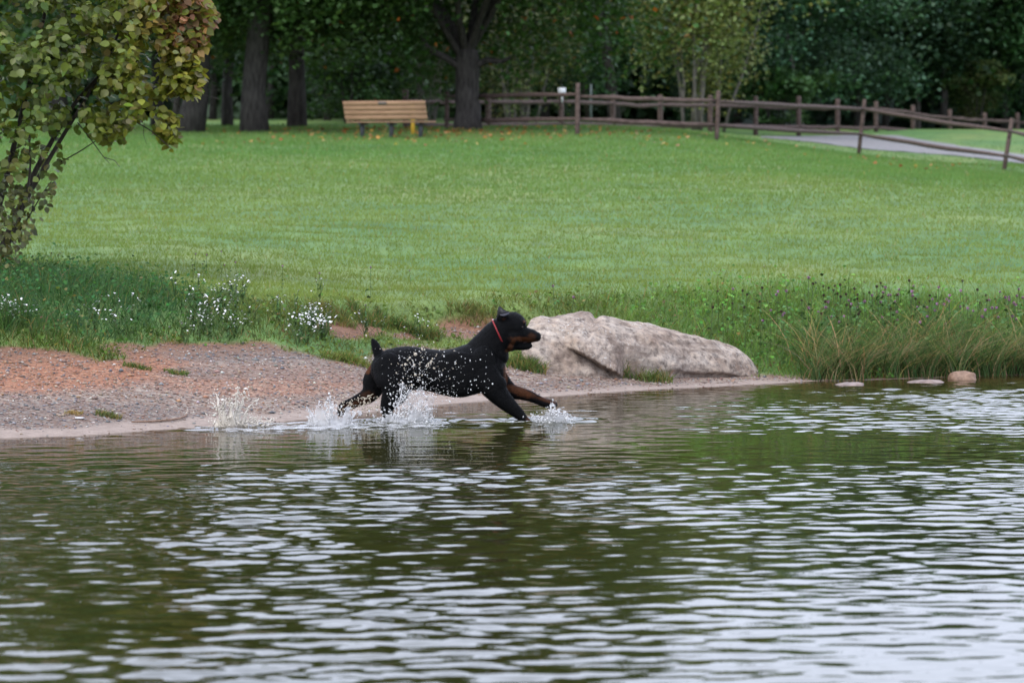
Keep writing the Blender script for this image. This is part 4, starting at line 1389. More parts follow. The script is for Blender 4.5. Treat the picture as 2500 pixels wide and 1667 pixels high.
    dense = [aster(130 + i, 15) for i in range(3)]; loose = [aster(140 + i, 6) for i in range(4)]
    sp = []
    for (cx, cy, sx, sy, n) in ((22, 782, 26, 14, 6), (62, 792, 20, 10, 4), (215, 800, 16, 10, 3), (255, 770, 20, 14, 3), (295, 805, 20, 8, 3), (325, 775, 14, 10, 3), (505, 770, 50, 30, 16), (530, 800, 46, 14, 11),
                                (470, 820, 26, 10, 4), (545, 725, 40, 12, 9), (600, 790, 30, 16, 5), (690, 775, 30, 14, 5), (755, 795, 18, 12, 9), (785, 812, 16, 8, 5), (740, 828, 22, 5, 4), (790, 717, 10, 4, 2), (440, 717, 20, 8, 3), (890, 800, 40, 10, 4), (1015, 812, 30, 6, 3)):
        for i in range(max(1, int(n * .8))): sp.append((r.normal(cx, sx * .7), r.normal(cy, sy * .7), cx in (755, 785, 22)))
    for i, (p, y, dn) in enumerate(sp):
        c = hit(p, y + 16)
        o = obj('white_aster', (dense if dn else loose)[i % 3], None, None, c)
        o.rotation_euler = (0, 0, r.uniform(0, 6.28)); s = r.uniform(.8, 1.15); o.scale = (s, s, s)
        if dn: tag(o, 'dense white aster clump at the edge of the left bank', 'flower', 'dense white aster clumps')
        else: tag(o, 'loose white aster sprig in the left bank weeds', 'flower', 'loose white aster sprigs')
flowers()

# driftwood stick on the sand
pts = [hit(322, 1034), hit(370, 1032.5), hit(415, 1029), hit(440, 1025), hit(455, 1018), hit(456, 1013)]
o0 = pts[0]
pts = np.array(pts) - o0; pts[:, 2] += .012
m = MB(); m.add(*tube(pts, [.005, .008, .008, .007, .006, .004], 7))
tag(obj('driftwood_stick', m.mesh('driftwood_stick', True), simple_mat('driftwood', (.13, .08, .055), (.26, .17, .12), 40, .8, .2), None, o0), 'thin curved brown stick lying on the wet sand at the left', 'stick')
# pale scrap on the gravel
c = hit(195, 1023)
M_PALE = simple_mat('pale_scrap', (.55, .54, .53), (.7, .69, .68), 60, .6, .3)
v, f = box(.06, .03, .012, .003)
v = v * (1 + .2 * rng.normal(0, 1, v.shape)); m = MB(); m.add(v, f)
tag(obj('pale_stone', m.mesh('pale_stone'), M_PALE, None, c + np.array([0, 0, .008])), 'flat whitish stone on the dark gravel near the left sand', 'stone')

# ------------------------------------------------------------------ DOG
DY = 30.25
KM = DY / F / 3.675          # metres per pixel of the enlarged dog study

def dz(zx, zy, dy=0.0):
    """point of the dog's side view at depth DY + dy"""
    p = at(780 + zx / 3.675, 720 + zy / 3.675, DY)
    return np.array([p[0], DY + dy, p[2]])

def loft(sec, n=22, cap=True):
    """sec: list of (centre3, up3 (unit, in the XZ plane), half height, half width)"""
    V = []
    for c, up, a, b in sec:
        for k in range(n):
            th = 2 * math.pi * k / n
            V.append(c + up * (a * math.sin(th)) + np.array([0, 1, 0]) * (b * math.cos(th)))
    m = len(sec)
    Fq = [(i * n + k, (i + 1) * n + k, (i + 1) * n + (k + 1) % n, i * n + (k + 1) % n) for i in range(m - 1) for k in range(n)]
    V.append(sec[0][0]); V.append(sec[-1][0])
    tr = []
    for k in range(n):
        tr.append((m * n, k, (k + 1) % n)); tr.append((m * n + 1, (m - 1) * n + (k + 1) % n, (m - 1) * n + k))
    return np.array(V), [np.array(Fq), np.array(tr)]

def chain(pts, n=18, sub=4):
    """pts: (zx, zy, half height in study px, half width m, dy)"""
    A = np.array(pts, float)
    t = np.arange(len(A)); tt = np.linspace(0, len(A) - 1, (len(A) - 1) * sub + 1)
    # Catmull-Rom for a smooth limb
    def cr(col):
        y = np.concatenate([[2 * col[0] - col[1]], col, [2 * col[-1] - col[-2]]])
        out = []
        for s in tt:
            i = min(int(s), len(col) - 2); u = s - i
            p0, p1, p2, p3 = y[i], y[i + 1], y[i + 2], y[i + 3]
            out.append(.5 * (2 * p1 + (p2 - p0) * u + (2 * p0 - 5 * p1 + 4 * p2 - p3) * u * u + (3 * p1 - p0 - 3 * p2 + p3) * u ** 3))
        return np.array(out)
    B = np.stack([cr(A[:, k]) for k in range(5)], 1)
    C = np.array([dz(b[0], b[1], b[4]) for b in B])
    T = np.gradient(C, axis=0); T[:, 1] = 0
    T /= np.linalg.norm(T, axis=1)[:, None]
    sec = []
    for c, tg, b in zip(C, T, B):
        up = np.array([-tg[2], 0, tg[0]])
        sec.append((c, up, max(b[2], 4) * KM, max(b[3], .004)))
    # rounded ends
    def end(s, tg, sgn):
        c, up, a, b = s; r = min(a, b)
        return [(c + tg * sgn * r * k, up, a * math.sqrt(max(0, 1 - k * k)), b * math.sqrt(max(0, 1 - k * k))) for k in (.45, .75, .93)]
    e0 = end(sec[0], T[0], -1)[::-1]; e1 = end(sec[-1], T[-1], 1)
    return loft(e0 + sec + e1, n)

def ellipsoid(zx, zy, rx, rz, ry, dy=0.0, rot=0.0, n=16):
    c = dz(zx, zy, dy)
    V = []; cr_, sr = math.cos(rot), math.sin(rot)
    for i in range(1, n):
        b = math.pi * i / n
        for k in range(2 * n):
            a = 2 * math.pi * k / (2 * n)
            x, y, z = math.sin(b) * math.cos(a) * rx * KM, math.sin(b) * math.sin(a) * ry, math.cos(b) * rz * KM
            V.append(c + np.array([x * cr_ - z * sr, y, x * sr + z * cr_]))
    m = 2 * n
    Fq = [(i * m + k, (i + 1) * m + k, (i + 1) * m + (k + 1) % m, i * m + (k + 1) % m) for i in range(n - 2) for k in range(m)]
    top = np.array([0, 0, rz * KM]); top = np.array([-top[2] * sr, 0, top[2] * cr_])
    V.append(c + top); V.append(c - top)
    q = (n - 2) * m
    tr = []
    for k in range(m):
        tr.append(((n - 1) * m, k, (k + 1) % m)); tr.append(((n - 1) * m + 1, q + (k + 1) % m, q + k))
    return np.array(V), [np.array(Fq), np.array(tr)]

def dog():
    b = MB()
    # trunk, vertical sections from rump to breast: (zx, top, bottom, half width)
    ts = [(462, 640, 700, .04), (474, 596, 735, .07), (495, 560, 775, .095), (530, 525, 800, .112), (600, 490, 830, .125), (700, 466, 850, .13), (800, 458, 856, .122), (900, 468, 852, .126), (1000, 486, 868, .143),
          (1100, 494, 897, .155), (1200, 480, 918, .163), (1300, 446, 918, .167), (1400, 415, 892, .167), (1500, 425, 868, .155), (1580, 490, 836, .13), (1640, 560, 800, .10), (1668, 610, 765, .06)]
    up = np.array([0, 0, 1.0])
    A = np.array(ts, float)
    xs = np.concatenate([np.linspace(462, 530, 8), np.linspace(545, 1600, 60), np.linspace(1610, 1668, 8)])
    sec = []
    for x in xs:
        tp, bt_, w = (np.interp(x, A[:, 0], A[:, k]) for k in (1, 2, 3))
        sec.append((dz(x, (tp + bt_) / 2), up, (bt_ - tp) / 2 * KM, w))
    b.add(*loft(sec, 28))
    # neck
    b.add(*chain([(1420, 620, 200, .125, 0), (1478, 530, 176, .118, 0), (1545, 440, 158, .108, 0), (1600, 360, 140, .102, 0), (1650, 300, 118, .094, 0), (1690, 262, 98, .085, 0)], 24))
    # skull, muzzle, jaw, cheeks, flews
    b.add(*ellipsoid(1728, 275, 128, 124, .092))
    b.add(*ellipsoid(1780, 262, 76, 84, .07))
    b.add(*ellipsoid(1738, 375, 95, 92, .096))
    b.add(*chain([(1775, 338, 92, .076, 0), (1830, 350, 70, .06, 0), (1880, 361, 62, .054, 0), (1922, 370, 57, .05, 0), (1944, 374, 47, .04, 0)], 18))
    b.add(*chain([(1715, 430, 72, .07, 0), (1775, 452, 46, .052, 0), (1830, 459, 36, .043, 0), (1870, 458, 33, .036, 0), (1890, 455, 22, .026, 0)], 16))
    b.add(*ellipsoid(1718, 455, 52, 52, .07))
    b.add(*ellipsoid(1770, 395, 60, 40, .068))
    b.add(*ellipsoid(1600, 500, 80, 130, .09, rot=.6))
    for s in (-1, 1):
        b.add(*ellipsoid(1826, 250, 26, 20, .02, .042 * s))          # brow ridges
        b.add(*ellipsoid(1645, 195, 55, 46, .03, .062 * s))          # ear roots
    # fore limbs
    near_f = [(1440, 560, 105, .045, -.115), (1480, 690, 125, .055, -.128), (1545, 800, 116, .06, -.13), (1625, 905, 90, .05, -.122), (1712, 990, 68, .04, -.115), (1785, 1055, 52, .032, -.11), (1845, 1115, 36, .031, -.11), (1890, 1150, 35, .036, -.11), (1935, 1172, 26, .034, -.11)]
    far_f = [(1540, 690, 110, .05, .10), (1630, 800, 94, .05, .11), (1715, 866, 70, .043, .115), (1800, 890, 58, .037, .115), (1880, 912, 51, .033, .115), (1945, 940, 43, .031, .115), (2010, 970, 42, .035, .115), (2070, 985, 41, .038, .115), (2112, 988, 26, .034, .115)]
    near_h = [(610, 600, 130, .055, -.085), (650, 720, 158, .068, -.112), (680, 815, 135, .06, -.12), (670, 890, 118, .052, -.12), (632, 955, 84, .04, -.115), (612, 1010, 62, .031, -.112), (618, 1060, 48, .030, -.11), (645, 1100, 44, .036, -.11), (690, 1118, 26, .034, -.11)]
    far_h = [(560, 660, 105, .05, .09), (495, 765, 108, .056, .11), (472, 850, 96, .052, .115), (425, 912, 74, .043, .115), (350, 950, 58, .035, .115), (275, 982, 48, .028, .115), (218, 1012, 52, .036, .115), (192, 1048, 42, .039, .115), (184, 1070, 28, .035, .115)]
    for c in (near_f, far_f, near_h, far_h):
        b.add(*chain(c, 18))
    # shoulder, thigh and other muscle masses
    b.add(*ellipsoid(1455, 610, 118, 165, .055, -.122, rot=-.35))
    b.add(*ellipsoid(1455, 610, 118, 165, .055, .115, rot=-.35))
    b.add(*ellipsoid(640, 680, 132, 172, .055, -.105, rot=.2))
    b.add(*ellipsoid(1580, 790, 100, 85, .045, -.14))
    b.add(*ellipsoid(775, 835, 62, 46, .04, -.105))
    b.add(*ellipsoid(1250, 700, 260, 200, .05, -.135))
    b.add(*ellipsoid(1905, 925, 22, 22, .02, .115))                   # wrist pad
    # toes
    for k, dy in enumerate((-.03, -.011, .009, .028)):
        b.add(*ellipsoid(2108 + (8 if 0 < k < 3 else -4), 994, 26, 20, .0115, .115 + dy))
        b.add(*ellipsoid(186 - (6 if 0 < k < 3 else 0), 1066, 28, 27, .0135, .115 + dy * .85))
        b.add(*ellipsoid(1935 + (8 if 0 < k < 3 else -2), 1176, 26, 18, .0115, -.11 + dy))
    b.add(*ellipsoid(1960, 915, 14, 14, .012, .1))
    # docked tail
    b.add(*chain([(560, 575, 58, .04, 0), (528, 520, 48, .033, 0), (508, 470, 41, .028, 0), (490, 425, 31, .022, 0), (478, 402, 16, .014, 0)], 14))
    raw = b.mesh('dog_raw')
    tmp = bpy.data.objects.new('dog_raw', raw); COL.objects.link(tmp)
    md = tmp.modifiers.new('r', 'REMESH'); md.mode = 'VOXEL'; md.voxel_size = .0062; md.use_smooth_shade = True
    ms = tmp.modifiers.new('s', 'SMOOTH'); ms.factor = .5; ms.iterations = 5
    dg = bpy.context.evaluated_depsgraph_get()
    ev = tmp.evaluated_get(dg)
    me = bpy.data.meshes.new_from_object(ev, depsgraph=dg)
    bpy.data.objects.remove(tmp)
    n = len(me.vertices)
    co = np.empty(n * 3, np.float32); me.vertices.foreach_get('co', co); co = co.reshape(-1, 3).astype(float)
    px, py = project(co)
    # back to study coordinates at the vertex's own depth
    sx = (co[:, 0] * F / DY + 1250 - 780) * 3.675
    ref = dz(0, 0)
    sy = (ref[2] - co[:, 2]) / KM
    ly = co[:, 1] - DY
    nz = .35 * fbm(sx / 26, sy / 26, 3)
    def E(cx, cy, rx, ry, rot=0, soft=.35):
        dx, dyy = sx - cx, sy - cy
        c, s = math.cos(rot), math.sin(rot)
        u = (dx * c + dyy * s) / rx; v = (-dx * s + dyy * c) / ry
        return 1 - sstep(1 - soft, 1 + soft, np.sqrt(u * u + v * v) + nz)
    tan = np.maximum.reduce([
        E(1835, 396, 110, 20, .1) * .85, E(1905, 372, 42, 32) * .4, E(1745, 405, 22, 40, .5) * .7, E(1714, 465, 20, 46, .3) * .6, E(1700, 497, 30, 18) * .8,
        E(1838, 236, 13, 13) * .7, E(1655, 212, 18, 10) * .35,
        E(1672, 715, 20, 95) * (ly > -.1), (E(1800, 870, 130, 36, .35) * (ly > .05)) * .9, (E(2040, 952, 90, 16, .3) * (ly > .05)) * .55,
        (E(330, 990, 150, 34, -.35) * (ly > .05)) * .6, (E(430, 900, 60, 40) * (ly > .05)) * .35, E(430, 672, 28, 46, .3) * (np.abs(ly) < .2),
        E(1890, 1125, 46, 26, .6) * (ly < -.05) * .55])
    blk = np.array([.0016, .0018, .0022]); tn = np.array([.068, .025, .010])
    col = blk * (1 - tan)[:, None] + tn * tan[:, None]
    a = me.attributes.new('Col', 'FLOAT_COLOR', 'POINT')
    c4 = np.ones((n, 4), np.float32); c4[:, :3] = col
    a.data.foreach_set('color', c4.ravel())
    me.materials.clear()
    m, nt, out = newmat('wet_dog_coat')
    v = geopos(nt)
    mp = N(nt, 'ShaderNodeMapping'); mp.inputs['Scale'].default_value = (1, 1, 1.6); mp.inputs['Rotation'].default_value = (0, .5, 0); L(nt, v, mp.inputs['Vector'])
    n1 = noise(nt, 130, 3, mp.outputs[0], .6); n2 = noise(nt, 34, 4, v, .6)
    hsum = N(nt, 'ShaderNodeMath', operation='ADD'); L(nt, n1.outputs['Fac'], hsum.inputs[0]); L(nt, n2.outputs['Fac'], hsum.inputs[1])
    rr = ramp(nt, n2.outputs['Fac'], [(.3, (.38, .38, .38)), (.7, (.62, .62, .62))])
    p = principled(nt, out, attr(nt, 'Col').outputs['Color'], rr.outputs[0], .085, bump(nt, hsum.outputs[0], .9, .012))
    me.materials.append(m)
    me.name = 'dog'
    org = np.array([dz(1000, 0)[0], DY, 0.0])
    co2 = (co - org).astype(np.float32)
    me.vertices.foreach_set('co', co2.ravel()); me.update()
    d = obj('dog', me, None, None, org)
    tag(d, 'black and tan stocky dog galloping to the right through the shallows', 'dog')
    # short coat: small hairs lying back along the body
    r = np.random.default_rng(401)
    nrm = np.empty(n * 3, np.float32); me.vertices.foreach_get('normal', nrm); nrm = nrm.reshape(-1, 3).astype(float)
    hk = r.choice(n, 42000)
    flow = np.array([-1.0, 0, -.55]) + r.normal(0, .25, (len(hk), 3))
    nn_ = nrm[hk]
    flow -= nn_ * (flow * nn_).sum(1)[:, None]; flow /= np.linalg.norm(flow, axis=1)[:, None] + 1e-9
    hd = flow * .9 + nn_ * r.uniform(.15, .5, (len(hk), 1)); hd /= np.linalg.norm(hd, axis=1)[:, None]
    hs_ = np.cross(hd, nn_); hs_ /= np.linalg.norm(hs_, axis=1)[:, None] + 1e-9
    hl_ = r.uniform(.008, .018, (len(hk), 1)); p0 = co2[hk].astype(float) - nn_ * .001 + r.normal(0, .002, (len(hk), 3))
    HV = np.stack([p0 - hs_ * .0011, p0 + hs_ * .0011, p0 + hd * hl_], 1).reshape(-1, 3)
    hc = np.repeat(col[hk] * r.uniform(.6, 2.2, (len(hk), 1)), 3, axis=0)
    mh, nt, out = newmat('coat_hair'); principled(nt, out, attr(nt, 'Col').outputs['Color'], .5, .07)
    fo = obj('coat', mesh_np('coat', HV, np.arange(len(HV)).reshape(-1, 3), hc), mh, d); fo['kind'] = 'stuff'
    def child(nm, mb_or_vf, mat, smooth=True):
        mb = MB(); mb.add(mb_or_vf[0] - org, mb_or_vf[1])
        return obj(nm, mb.mesh(nm, smooth), mat, d)
    mb_, nt, out = newmat('ear_leather'); principled(nt, out, (.006, .006, .0075), .5, .35, bump(nt, noise(nt, 150, 3, geopos(nt)).outputs['Fac'], .3, .004))
    mi_, nt, out = newmat('ear_rim_highlight'); principled(nt, out, (.12, .12, .15), .4, .4)  # paler grey paints the light caught along the folded ear edge
    M_EAR, M_EARLIT = mb_, mi_
    def flap(outer, y0, bulge, th, sgn):
        P = np.array([dz(x, y, 0) for x, y, _ in outer]); P[:, 1] = DY + sgn * (y0 + np.array([q for _, _, q in outer]))
        nn = len(P)
        c = P.mean(0) + np.array([0, sgn * bulge, 0])
        Q = P + np.array([0, sgn * th, 0]); c2 = c + np.array([0, sgn * th, 0])
        V = np.vstack([P, Q, c, c2])
        tr = []
        for k in range(nn):
            k2 = (k + 1) % nn
            tr += [(2 * nn, k, k2), (2 * nn + 1, nn + k2, nn + k)]
        fq = np.array([(k, nn + k, nn + (k + 1) % nn, (k + 1) % nn) for k in range(nn)])
        return V, [np.array(tr), fq]
    for sgn in (-1, 1):
        e = child('ear', flap([(1592, 228, -.012), (1593, 190, -.004), (1596, 150, 0), (1603, 114, .006), (1614, 106, .008), (1630, 112, .010), (1640, 140, .004), (1642, 175, -.004), (1640, 215, -.01)], .076, .012, .005, sgn), M_EAR)
        child_tip = flap([(1606, 112, .008), (1630, 110, .014), (1650, 132, .018), (1676, 146, .02), (1702, 151, .02), (1694, 166, .022), (1672, 178, .024), (1645, 184, .024), (1624, 178, .022), (1612, 150, .016)], .078, .004, .004, sgn)
        mb = MB(); mb.add(child_tip[0] - org, child_tip[1]); o = obj('ear_flap', mb.mesh('ear_flap', True), M_EAR, e)
        rim = flap([(1616, 168, .03), (1630, 182, .034), (1652, 187, .036), (1676, 180, .036), (1696, 166, .034), (1706, 150, .03), (1688, 156, .036), (1662, 165, .037), (1636, 168, .036)], .079, .001, .002, sgn)
        mb = MB(); mb.add(rim[0] - org, rim[1]); obj('ear_rim', mb.mesh('ear_rim', True), M_EARLIT, e)
    me_, nt, out = newmat('dog_eye'); principled(nt, out, (.02, .008, .004), .08, .6)
    mn_, nt, out = newmat('dog_nose'); principled(nt, out, (.012, .013, .017), .3, .6)
    mo_, nt, out = newmat('mouth_dark'); principled(nt, out, (.02, .008, .008), .4, .4)
    for sgn in (-1, 1):
        child('eye', ellipsoid(1818, 286, 11, 10, .008, sgn * .058), me_)
    child('nose', ellipsoid(1950, 346, 19, 18, .021, 0), mn_)
    child('mouth_shade', ellipsoid(1825, 428, 55, 10, .026, 0, .1), mo_)  # dark filler, paints the shade inside the open mouth
    # red collar: a band round the neck
    A0, A1 = dz(1549, 218), dz(1668, 480)
    cen = (A0 + A1) / 2; hv = (A1 - A0) / 2; hl = np.linalg.norm(hv); u = hv / hl
    ax = np.array([-u[2], 0, u[0]])
    n = 48; V = []
    for k in range(n):
        th = 2 * math.pi * k / n
        base = cen + u * (hl * .985) * math.cos(th) + np.array([0, 1, 0]) * (.106 - .008 * math.cos(th)) * math.sin(th)
        ro = (u * math.cos(th) + np.array([0, 1, 0]) * math.sin(th))
        for (da, dr) in ((-.0055, 0), (-.0055, .004), (.0055, .004), (.0055, 0)):
            V.append(base + ax * da + ro * dr)
    Fq = [(4 * k + j, 4 * ((k + 1) % n) + j, 4 * ((k + 1) % n) + (j + 1) % 4, 4 * k + (j + 1) % 4) for k in range(n) for j in range(4)]
    mc, nt, out = newmat('red_collar'); principled(nt, out, (.17, .01, .012), .5, .3)
    c = child('collar', (np.array(V), [np.array(Fq)]), mc, False)
    ms_, nt, out = newmat('collar_metal'); p = principled(nt, out, (.55, .53, .48), .3, .5); p.inputs['Metallic'].default_value = .9
    mb = MB(); v, f = ellipsoid(1556, 226, 7, 14, .012, -.03, -.4, 8); mb.add(v - org, f); obj('buckle', mb.mesh('buckle', True), ms_, c)
dog()

# ------------------------------------------------------------------ SPLASHES
def splash_mat(name, col, alpha, rough=.15):
    m, nt, out = newmat(name)
    p = N(nt, 'ShaderNodeBsdfPrincipled')
    p.inputs['Base Color'].default_value = (*col, 1)
    p.inputs['Roughness'].default_value = rough
    p.inputs['IOR'].default_value = 1.33
    p.inputs['Specular IOR Level'].default_value = .6
    p.inputs['Transmission Weight'].default_value = .35
    t = N(nt, 'ShaderNodeBsdfTransparent')
    mx = N(nt, 'ShaderNodeMixShader'); mx.inputs[0].default_value = alpha
    L(nt, t.outputs[0], mx.inputs[1]); L(nt, p.outputs[0], mx.inputs[2])
    L(nt, mx.outputs[0], out.inputs['Surface'])
    return m
M_SPL = splash_mat('splashing_water', (.8, .8, .8), .5)
M_SHEET = splash_mat('thin_water_sheet', (.8, .8, .8), .36)
M_MUD = splash_mat('muddy_splash', (.8, .74, .64), .85)
M_DROP = splash_mat('white_droplets', (.88, .88, .86), .92)
M_MUDDROP = splash_mat('muddy_droplets', (.62, .54, .42), .97, .35)

_o = np.array([(1, 0, 0), (-1, 0, 0), (0, 1, 0), (0, -1, 0), (0, 0, 1), (0, 0, -1)], float)
_f = np.array([(0, 2, 4), (2, 1, 4), (1, 3, 4), (3, 0, 4), (2, 0, 5), (1, 2, 5), (3, 1, 5), (0, 3, 5)])
def _subdiv():
    V = list(map(tuple, _o)); Fs = []; cache = {}
    def mid(a, b):
        k = (min(a, b), max(a, b))
        if k not in cache:
            m = (np.array(V[a]) + np.array(V[b])) / 2; m /= np.linalg.norm(m); V.append(tuple(m)); cache[k] = len(V) - 1
        return cache[k]
    for a, b, c in _f:
        x, y, z = mid(a, b), mid(b, c), mid(c, a)
        Fs += [(a, x, z), (x, b, y), (z, y, c), (x, y, z)]
    return np.array(V), np.array(Fs)
_dv, _df = _subdiv()

def drops(P, s, r, stretch=None):
    k = len(P); nv = len(_dv)
    sc = np.stack([s * r.uniform(.7, 1.2, k), s * r.uniform(.7, 1.2, k), s * r.uniform(.8, 1.6, k)], 1)
    q = _dv[None] * sc[:, None]
    a = r.normal(0, .5, k); c_, s_ = np.cos(a), np.sin(a)
    V = np.stack([q[..., 0] * c_[:, None] - q[..., 2] * s_[:, None], q[..., 1], q[..., 0] * s_[:, None] + q[..., 2] * c_[:, None]], -1) + P[:, None]
    return V.reshape(-1, 3), (_df[None] + (np.arange(k) * nv)[:, None, None]).reshape(-1, 3)

def splash(label, px, py, seed, crown, jets, ndrop, spread, height, mat, tilt=0.0, sheet=None, blob=0):
    """crown (radius, height): ragged ring of water; jets: (dx, height, reach, r) ligaments"""
    r = np.random.default_rng(seed)
    Y = CAMZ * F / (py - 440.0)
    c = at(px, py, Y); c[2] = 0
    root = empty('water_splash', c); tag(root, label, 'splash')
    b = MB()
    if crown:
        R0, Hc, flare = crown
        nu, nv = 72, 12
        V = []
        hs = np.clip(.55 + 1.1 * fbm(np.cos(np.linspace(0, 6.28, nu, endpoint=False)) * 2.3 + seed, np.sin(np.linspace(0, 6.28, nu, endpoint=False)) * 2.3, 4), .1, 1.3)
        hs = hs * (1 + .2 * np.abs(np.sin(np.linspace(0, 6.28, nu, endpoint=False) * 6.5 + seed)) ** 3)
        for i in range(nu):
            a = 2 * math.pi * i / nu
            for j in range(nv):
                v = j / (nv - 1)
                rr = R0 * (1 + flare * v ** 1.5) * (1 + .3 * v * float(fbm(math.cos(a) * 2.2 + seed, math.sin(a) * 2.2 + v * 1.5, 3)) + .06 * math.sin(7 * a + seed))
                V.append((math.cos(a) * rr + tilt * v * Hc, math.sin(a) * rr * .8, Hc * hs[i] * v - .01))
        V = np.array(V).reshape(nu, nv, 3); V = np.concatenate([V, V[:1]])
        b.add(V.reshape(-1, 3), grid_faces(nu + 1, nv))
    for (dx, h, reach, rad) in jets:
        a = r.uniform(0, 6.28)
        p = []
        for t in np.linspace(0, 1, 11):
            p.append((dx + reach * t + .006 * r.normal(), .03 * math.sin(a) + .05 * math.sin(a) * t, h * (1.9 * t - .9 * t * t) + .006 * r.normal()))
        p = np.array(p)
        b.add(*tube(p, rad * np.array([1.6, 1.3, 1.05, .9, .85, .65, .7, .45, .6, .35, .4]) * (1 + .35 * r.normal(0, 1, 11)).clip(.3, 1.9), 7))
        q = p[r.integers(3, 11, 26)] + r.normal(0, .016, (26, 3))
        V, Fq = drops(q, r.uniform(.002, .0065, 26), r); b.add(V, Fq)
    if blob:
        P = np.stack([r.normal(0, spread * .4, blob), r.normal(0, .05, blob), np.abs(r.normal(0, height * .32, blob))], 1)
        V, Fq = drops(P, r.uniform(.003, .009, blob), r); b.add(V, Fq)
    obj('water_crown', b.mesh('water_crown', True), mat, root)
    if sheet:
        V = []
        nu, nv = 26, 16
        for i in range(nu):
            u = i / (nu - 1)
            for j in range(nv):
                v = j / (nv - 1)
                x = sheet[0] + (sheet[1] - sheet[0]) * u + sheet[3] * v
                V.append((x, .03 * math.sin(5 * u + 3 * v) + .02 * r.normal() * v, max(0, sheet[2] * v * (.45 + .55 * math.sin(math.pi * (.2 + .65 * u))) * (1 + .12 * math.sin(17 * u + 5)))))
        bs = MB(); bs.add(np.array(V), grid_faces(nu, nv))
        obj('water_sheet', bs.mesh('water_sheet', True), M_SHEET, root)
    k = ndrop
    ang = r.uniform(0, 2 * math.pi, k)
    t = r.random(k) ** .7
    P = np.stack([np.cos(ang) * spread * t * r.uniform(.3, 1, k) + tilt * height * r.random(k), np.sin(ang) * spread * .5 * t, np.abs(height * (r.random(k) ** 1.5) * (1.25 - t))], 1)
    V, Fq = drops(P, np.clip(r.lognormal(math.log(.0027), .5, k), .0014, .008), r)
    o = obj('droplets', mesh_np('droplets', V, Fq, smooth=True), M_DROP if mat is not M_MUD else M_MUD, root)
    o['kind'] = 'stuff'
    return root

splash('tall muddy splash column left behind the dog near the sand', 566, 1046, 301, (.075, .10, .5), [(-.07, .24, -.05, .009), (-.03, .2, -.03, .016), (.0, .18, .0, .02), (.02, .27, .03, .011), (.06, .2, .12, .008), (.05, .235, .05, .009), (-.05, .18, -.1, .008), (.03, .15, .02, .02), (-.05, .15, -.02, .018)] +
       [(.10 + .035 * i, .05 + .012 * (i % 3), .03, .006) for i in range(5)], 620, .2, .24, M_MUD, blob=90, sheet=(-.075, .05, .17, .0))
splash('broad white splash under the dog trailing hind paw', 806, 1040, 302, (.12, .13, .35), [(-.02, .16, -.06, .006), (.03, .19, -.04, .005), (.09, .13, .05, .007), (-.1, .12, -.07, .006), (.14, .1, .06, .006)], 520, .2, .2, M_SPL, blob=120)
splash('thin sheet of water thrown up by the planted hind leg', 985, 1034, 303, (.11, .09, .5), [(-.05, .26, .05, .006), (-.09, .17, .1, .005), (0, .13, .14, .006), (.06, .11, .16, .006)], 560, .25, .27, M_SPL, .2, sheet=(-.06, .16, .24, .06), blob=110)
splash('small splash of white water at the leading front paw', 1345, 1031, 304, (.085, .06, .5), [(-.02, .115, .03, .009), (.02, .125, -.01, .007), (.02, .09, .06, .006), (-.07, .05, -.05, .007), (.05, .05, .1, .006)], 260, .18, .11, M_SPL, .1, sheet=(-.1, .07, .085, .05), blob=50)

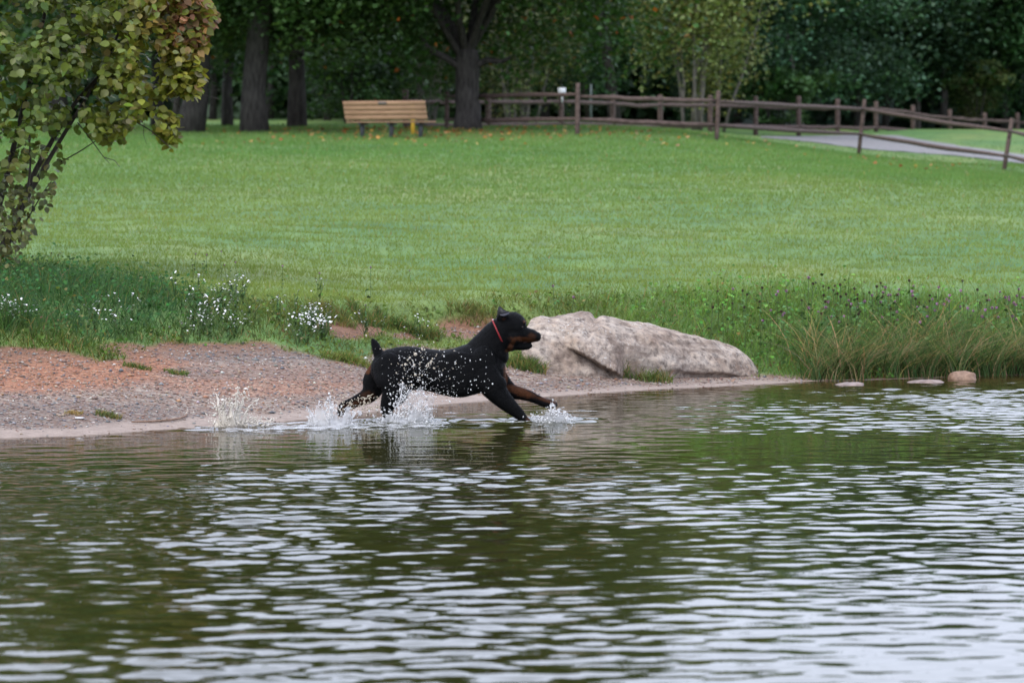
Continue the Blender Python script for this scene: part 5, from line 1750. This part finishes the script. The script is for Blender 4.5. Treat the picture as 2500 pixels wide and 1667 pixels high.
def spray():
    r = np.random.default_rng(311)
    n = 230
    zx = r.normal(900, 150, n); zy = r.normal(690, 130, n)
    zx = np.concatenate([zx, r.uniform(700, 1560, 170), r.uniform(620, 1250, 190)]); zy = np.concatenate([zy, r.uniform(470, 860, 170), r.normal(855, 45, 190)])
    n = len(zx)
    P = np.array([dz(a, b, -.22 - .2 * r.random()) for a, b in zip(zx, zy)])
    s = np.clip(r.lognormal(math.log(2.7), .5, n), 1.5, 8) * KM
    V, Fq = drops(P, s, r)
    tag(obj('water_droplets', mesh_np('water_droplets', V, Fq, smooth=True), M_DROP), 'white water droplets flying in front of the dog flank and belly', 'droplets', kind='stuff')
    big = [(870, 517, 14), (820, 546, 12), (780, 606, 13), (868, 700, 13), (985, 620, 10), (1012, 578, 12), (1004, 592, 9), (1035, 640, 10), (928, 470, 12), (950, 476, 9), (800, 568, 8), (858, 612, 9), (752, 612, 7), (838, 790, 8), (700, 682, 7), (1022, 556, 8), (985, 600, 8), (770, 640, 6), (910, 590, 6), (432, 352, 9), (755, 765, 9), (905, 745, 7), (905, 378, 7), (1032, 410, 7)]
    P = [dz(a, b, -.3) for a, b, _ in big]; s = [c for _, _, c in big]
    k = 60
    P += [dz(a, b, -.25 - .1 * r.random()) for a, b in zip(r.normal(900, 120, k), r.normal(620, 100, k))]; s += list(r.uniform(2.5, 5.5, k))
    k = 130
    P += [dz(a, b, .02 - .15 * r.random()) for a, b in zip(r.uniform(160, 560, k), r.normal(985, 45, k))]; s += list(r.uniform(3, 8, k))
    V, Fq = drops(np.array(P), np.array(s) * KM, r)
    b = MB(); b.add(V, Fq)
    # strings of muddy water over the trailing hind leg
    for (x0, y0, x1, y1) in ((360, 930, 480, 905), (470, 880, 440, 990), (350, 1000, 440, 960), (250, 1030, 300, 1010), (400, 930, 400, 985)):
        p = np.array([dz(x0 + (x1 - x0) * t + r.normal(0, 7), y0 + (y1 - y0) * t + r.normal(0, 9), .04) for t in np.linspace(0, 1, 6)])
        b.add(*tube(p, np.array([.002, .004, .003, .005, .003, .002]), 6))
    tag(obj('mud_spray', b.mesh('mud_spray', True), M_MUDDROP), 'tan muddy drops and strings flying beside the dog flank and hind leg', 'droplets', kind='stuff')
spray()

# foam and broken water along the track
def foam():
    r = np.random.default_rng(321)
    b = MB()
    def patch(px, py, w, dpt):
        Y = CAMZ * F / (py - 440.0); c = at(px, py, Y)
        n = 14; a = np.linspace(0, 6.283, n, endpoint=False)
        rr = 1 + .35 * r.normal(0, 1, n)
        ring = np.stack([c[0] + np.cos(a) * w * rr, Y + np.sin(a) * dpt * rr, np.full(n, .010)], 1)
        V = np.vstack([ring, [c[0], Y, .017]])
        b.add(V, np.array([(k, (k + 1) % n, n) for k in range(n)]))
    for k in range(150):
        px = r.uniform(545, 1080); py = np.interp(px, [545, 700, 850, 1080], [1052, 1049, 1046, 1040]) + r.normal(0, 4)
        patch(px, py, r.uniform(.012, .06), r.uniform(.01, .05))
    for k in range(50):
        patch(r.normal(820, 45), r.normal(1040, 5), r.uniform(.01, .04), r.uniform(.01, .05))
        patch(r.normal(975, 45), r.normal(1036, 5), r.uniform(.01, .04), r.uniform(.01, .05))
    for k in range(34):
        patch(r.normal(1345, 40), r.normal(1030, 4), r.uniform(.01, .035), r.uniform(.01, .04))
    for (a, y, w) in ((650, 1037, .12), (720, 1036, .1), (690, 1039, .08), (1100, 1012, .05), (1180, 1016, .06), (1420, 1007, .13), (1350, 1006, .1), (1240, 1034, .09), (1180, 1036, .08)):
        patch(a, y, w, .012)
    tag(obj('foam', b.mesh('foam', True), M_SHEET), 'thin white foam and broken water along the dog track', 'foam', kind='stuff')
foam()
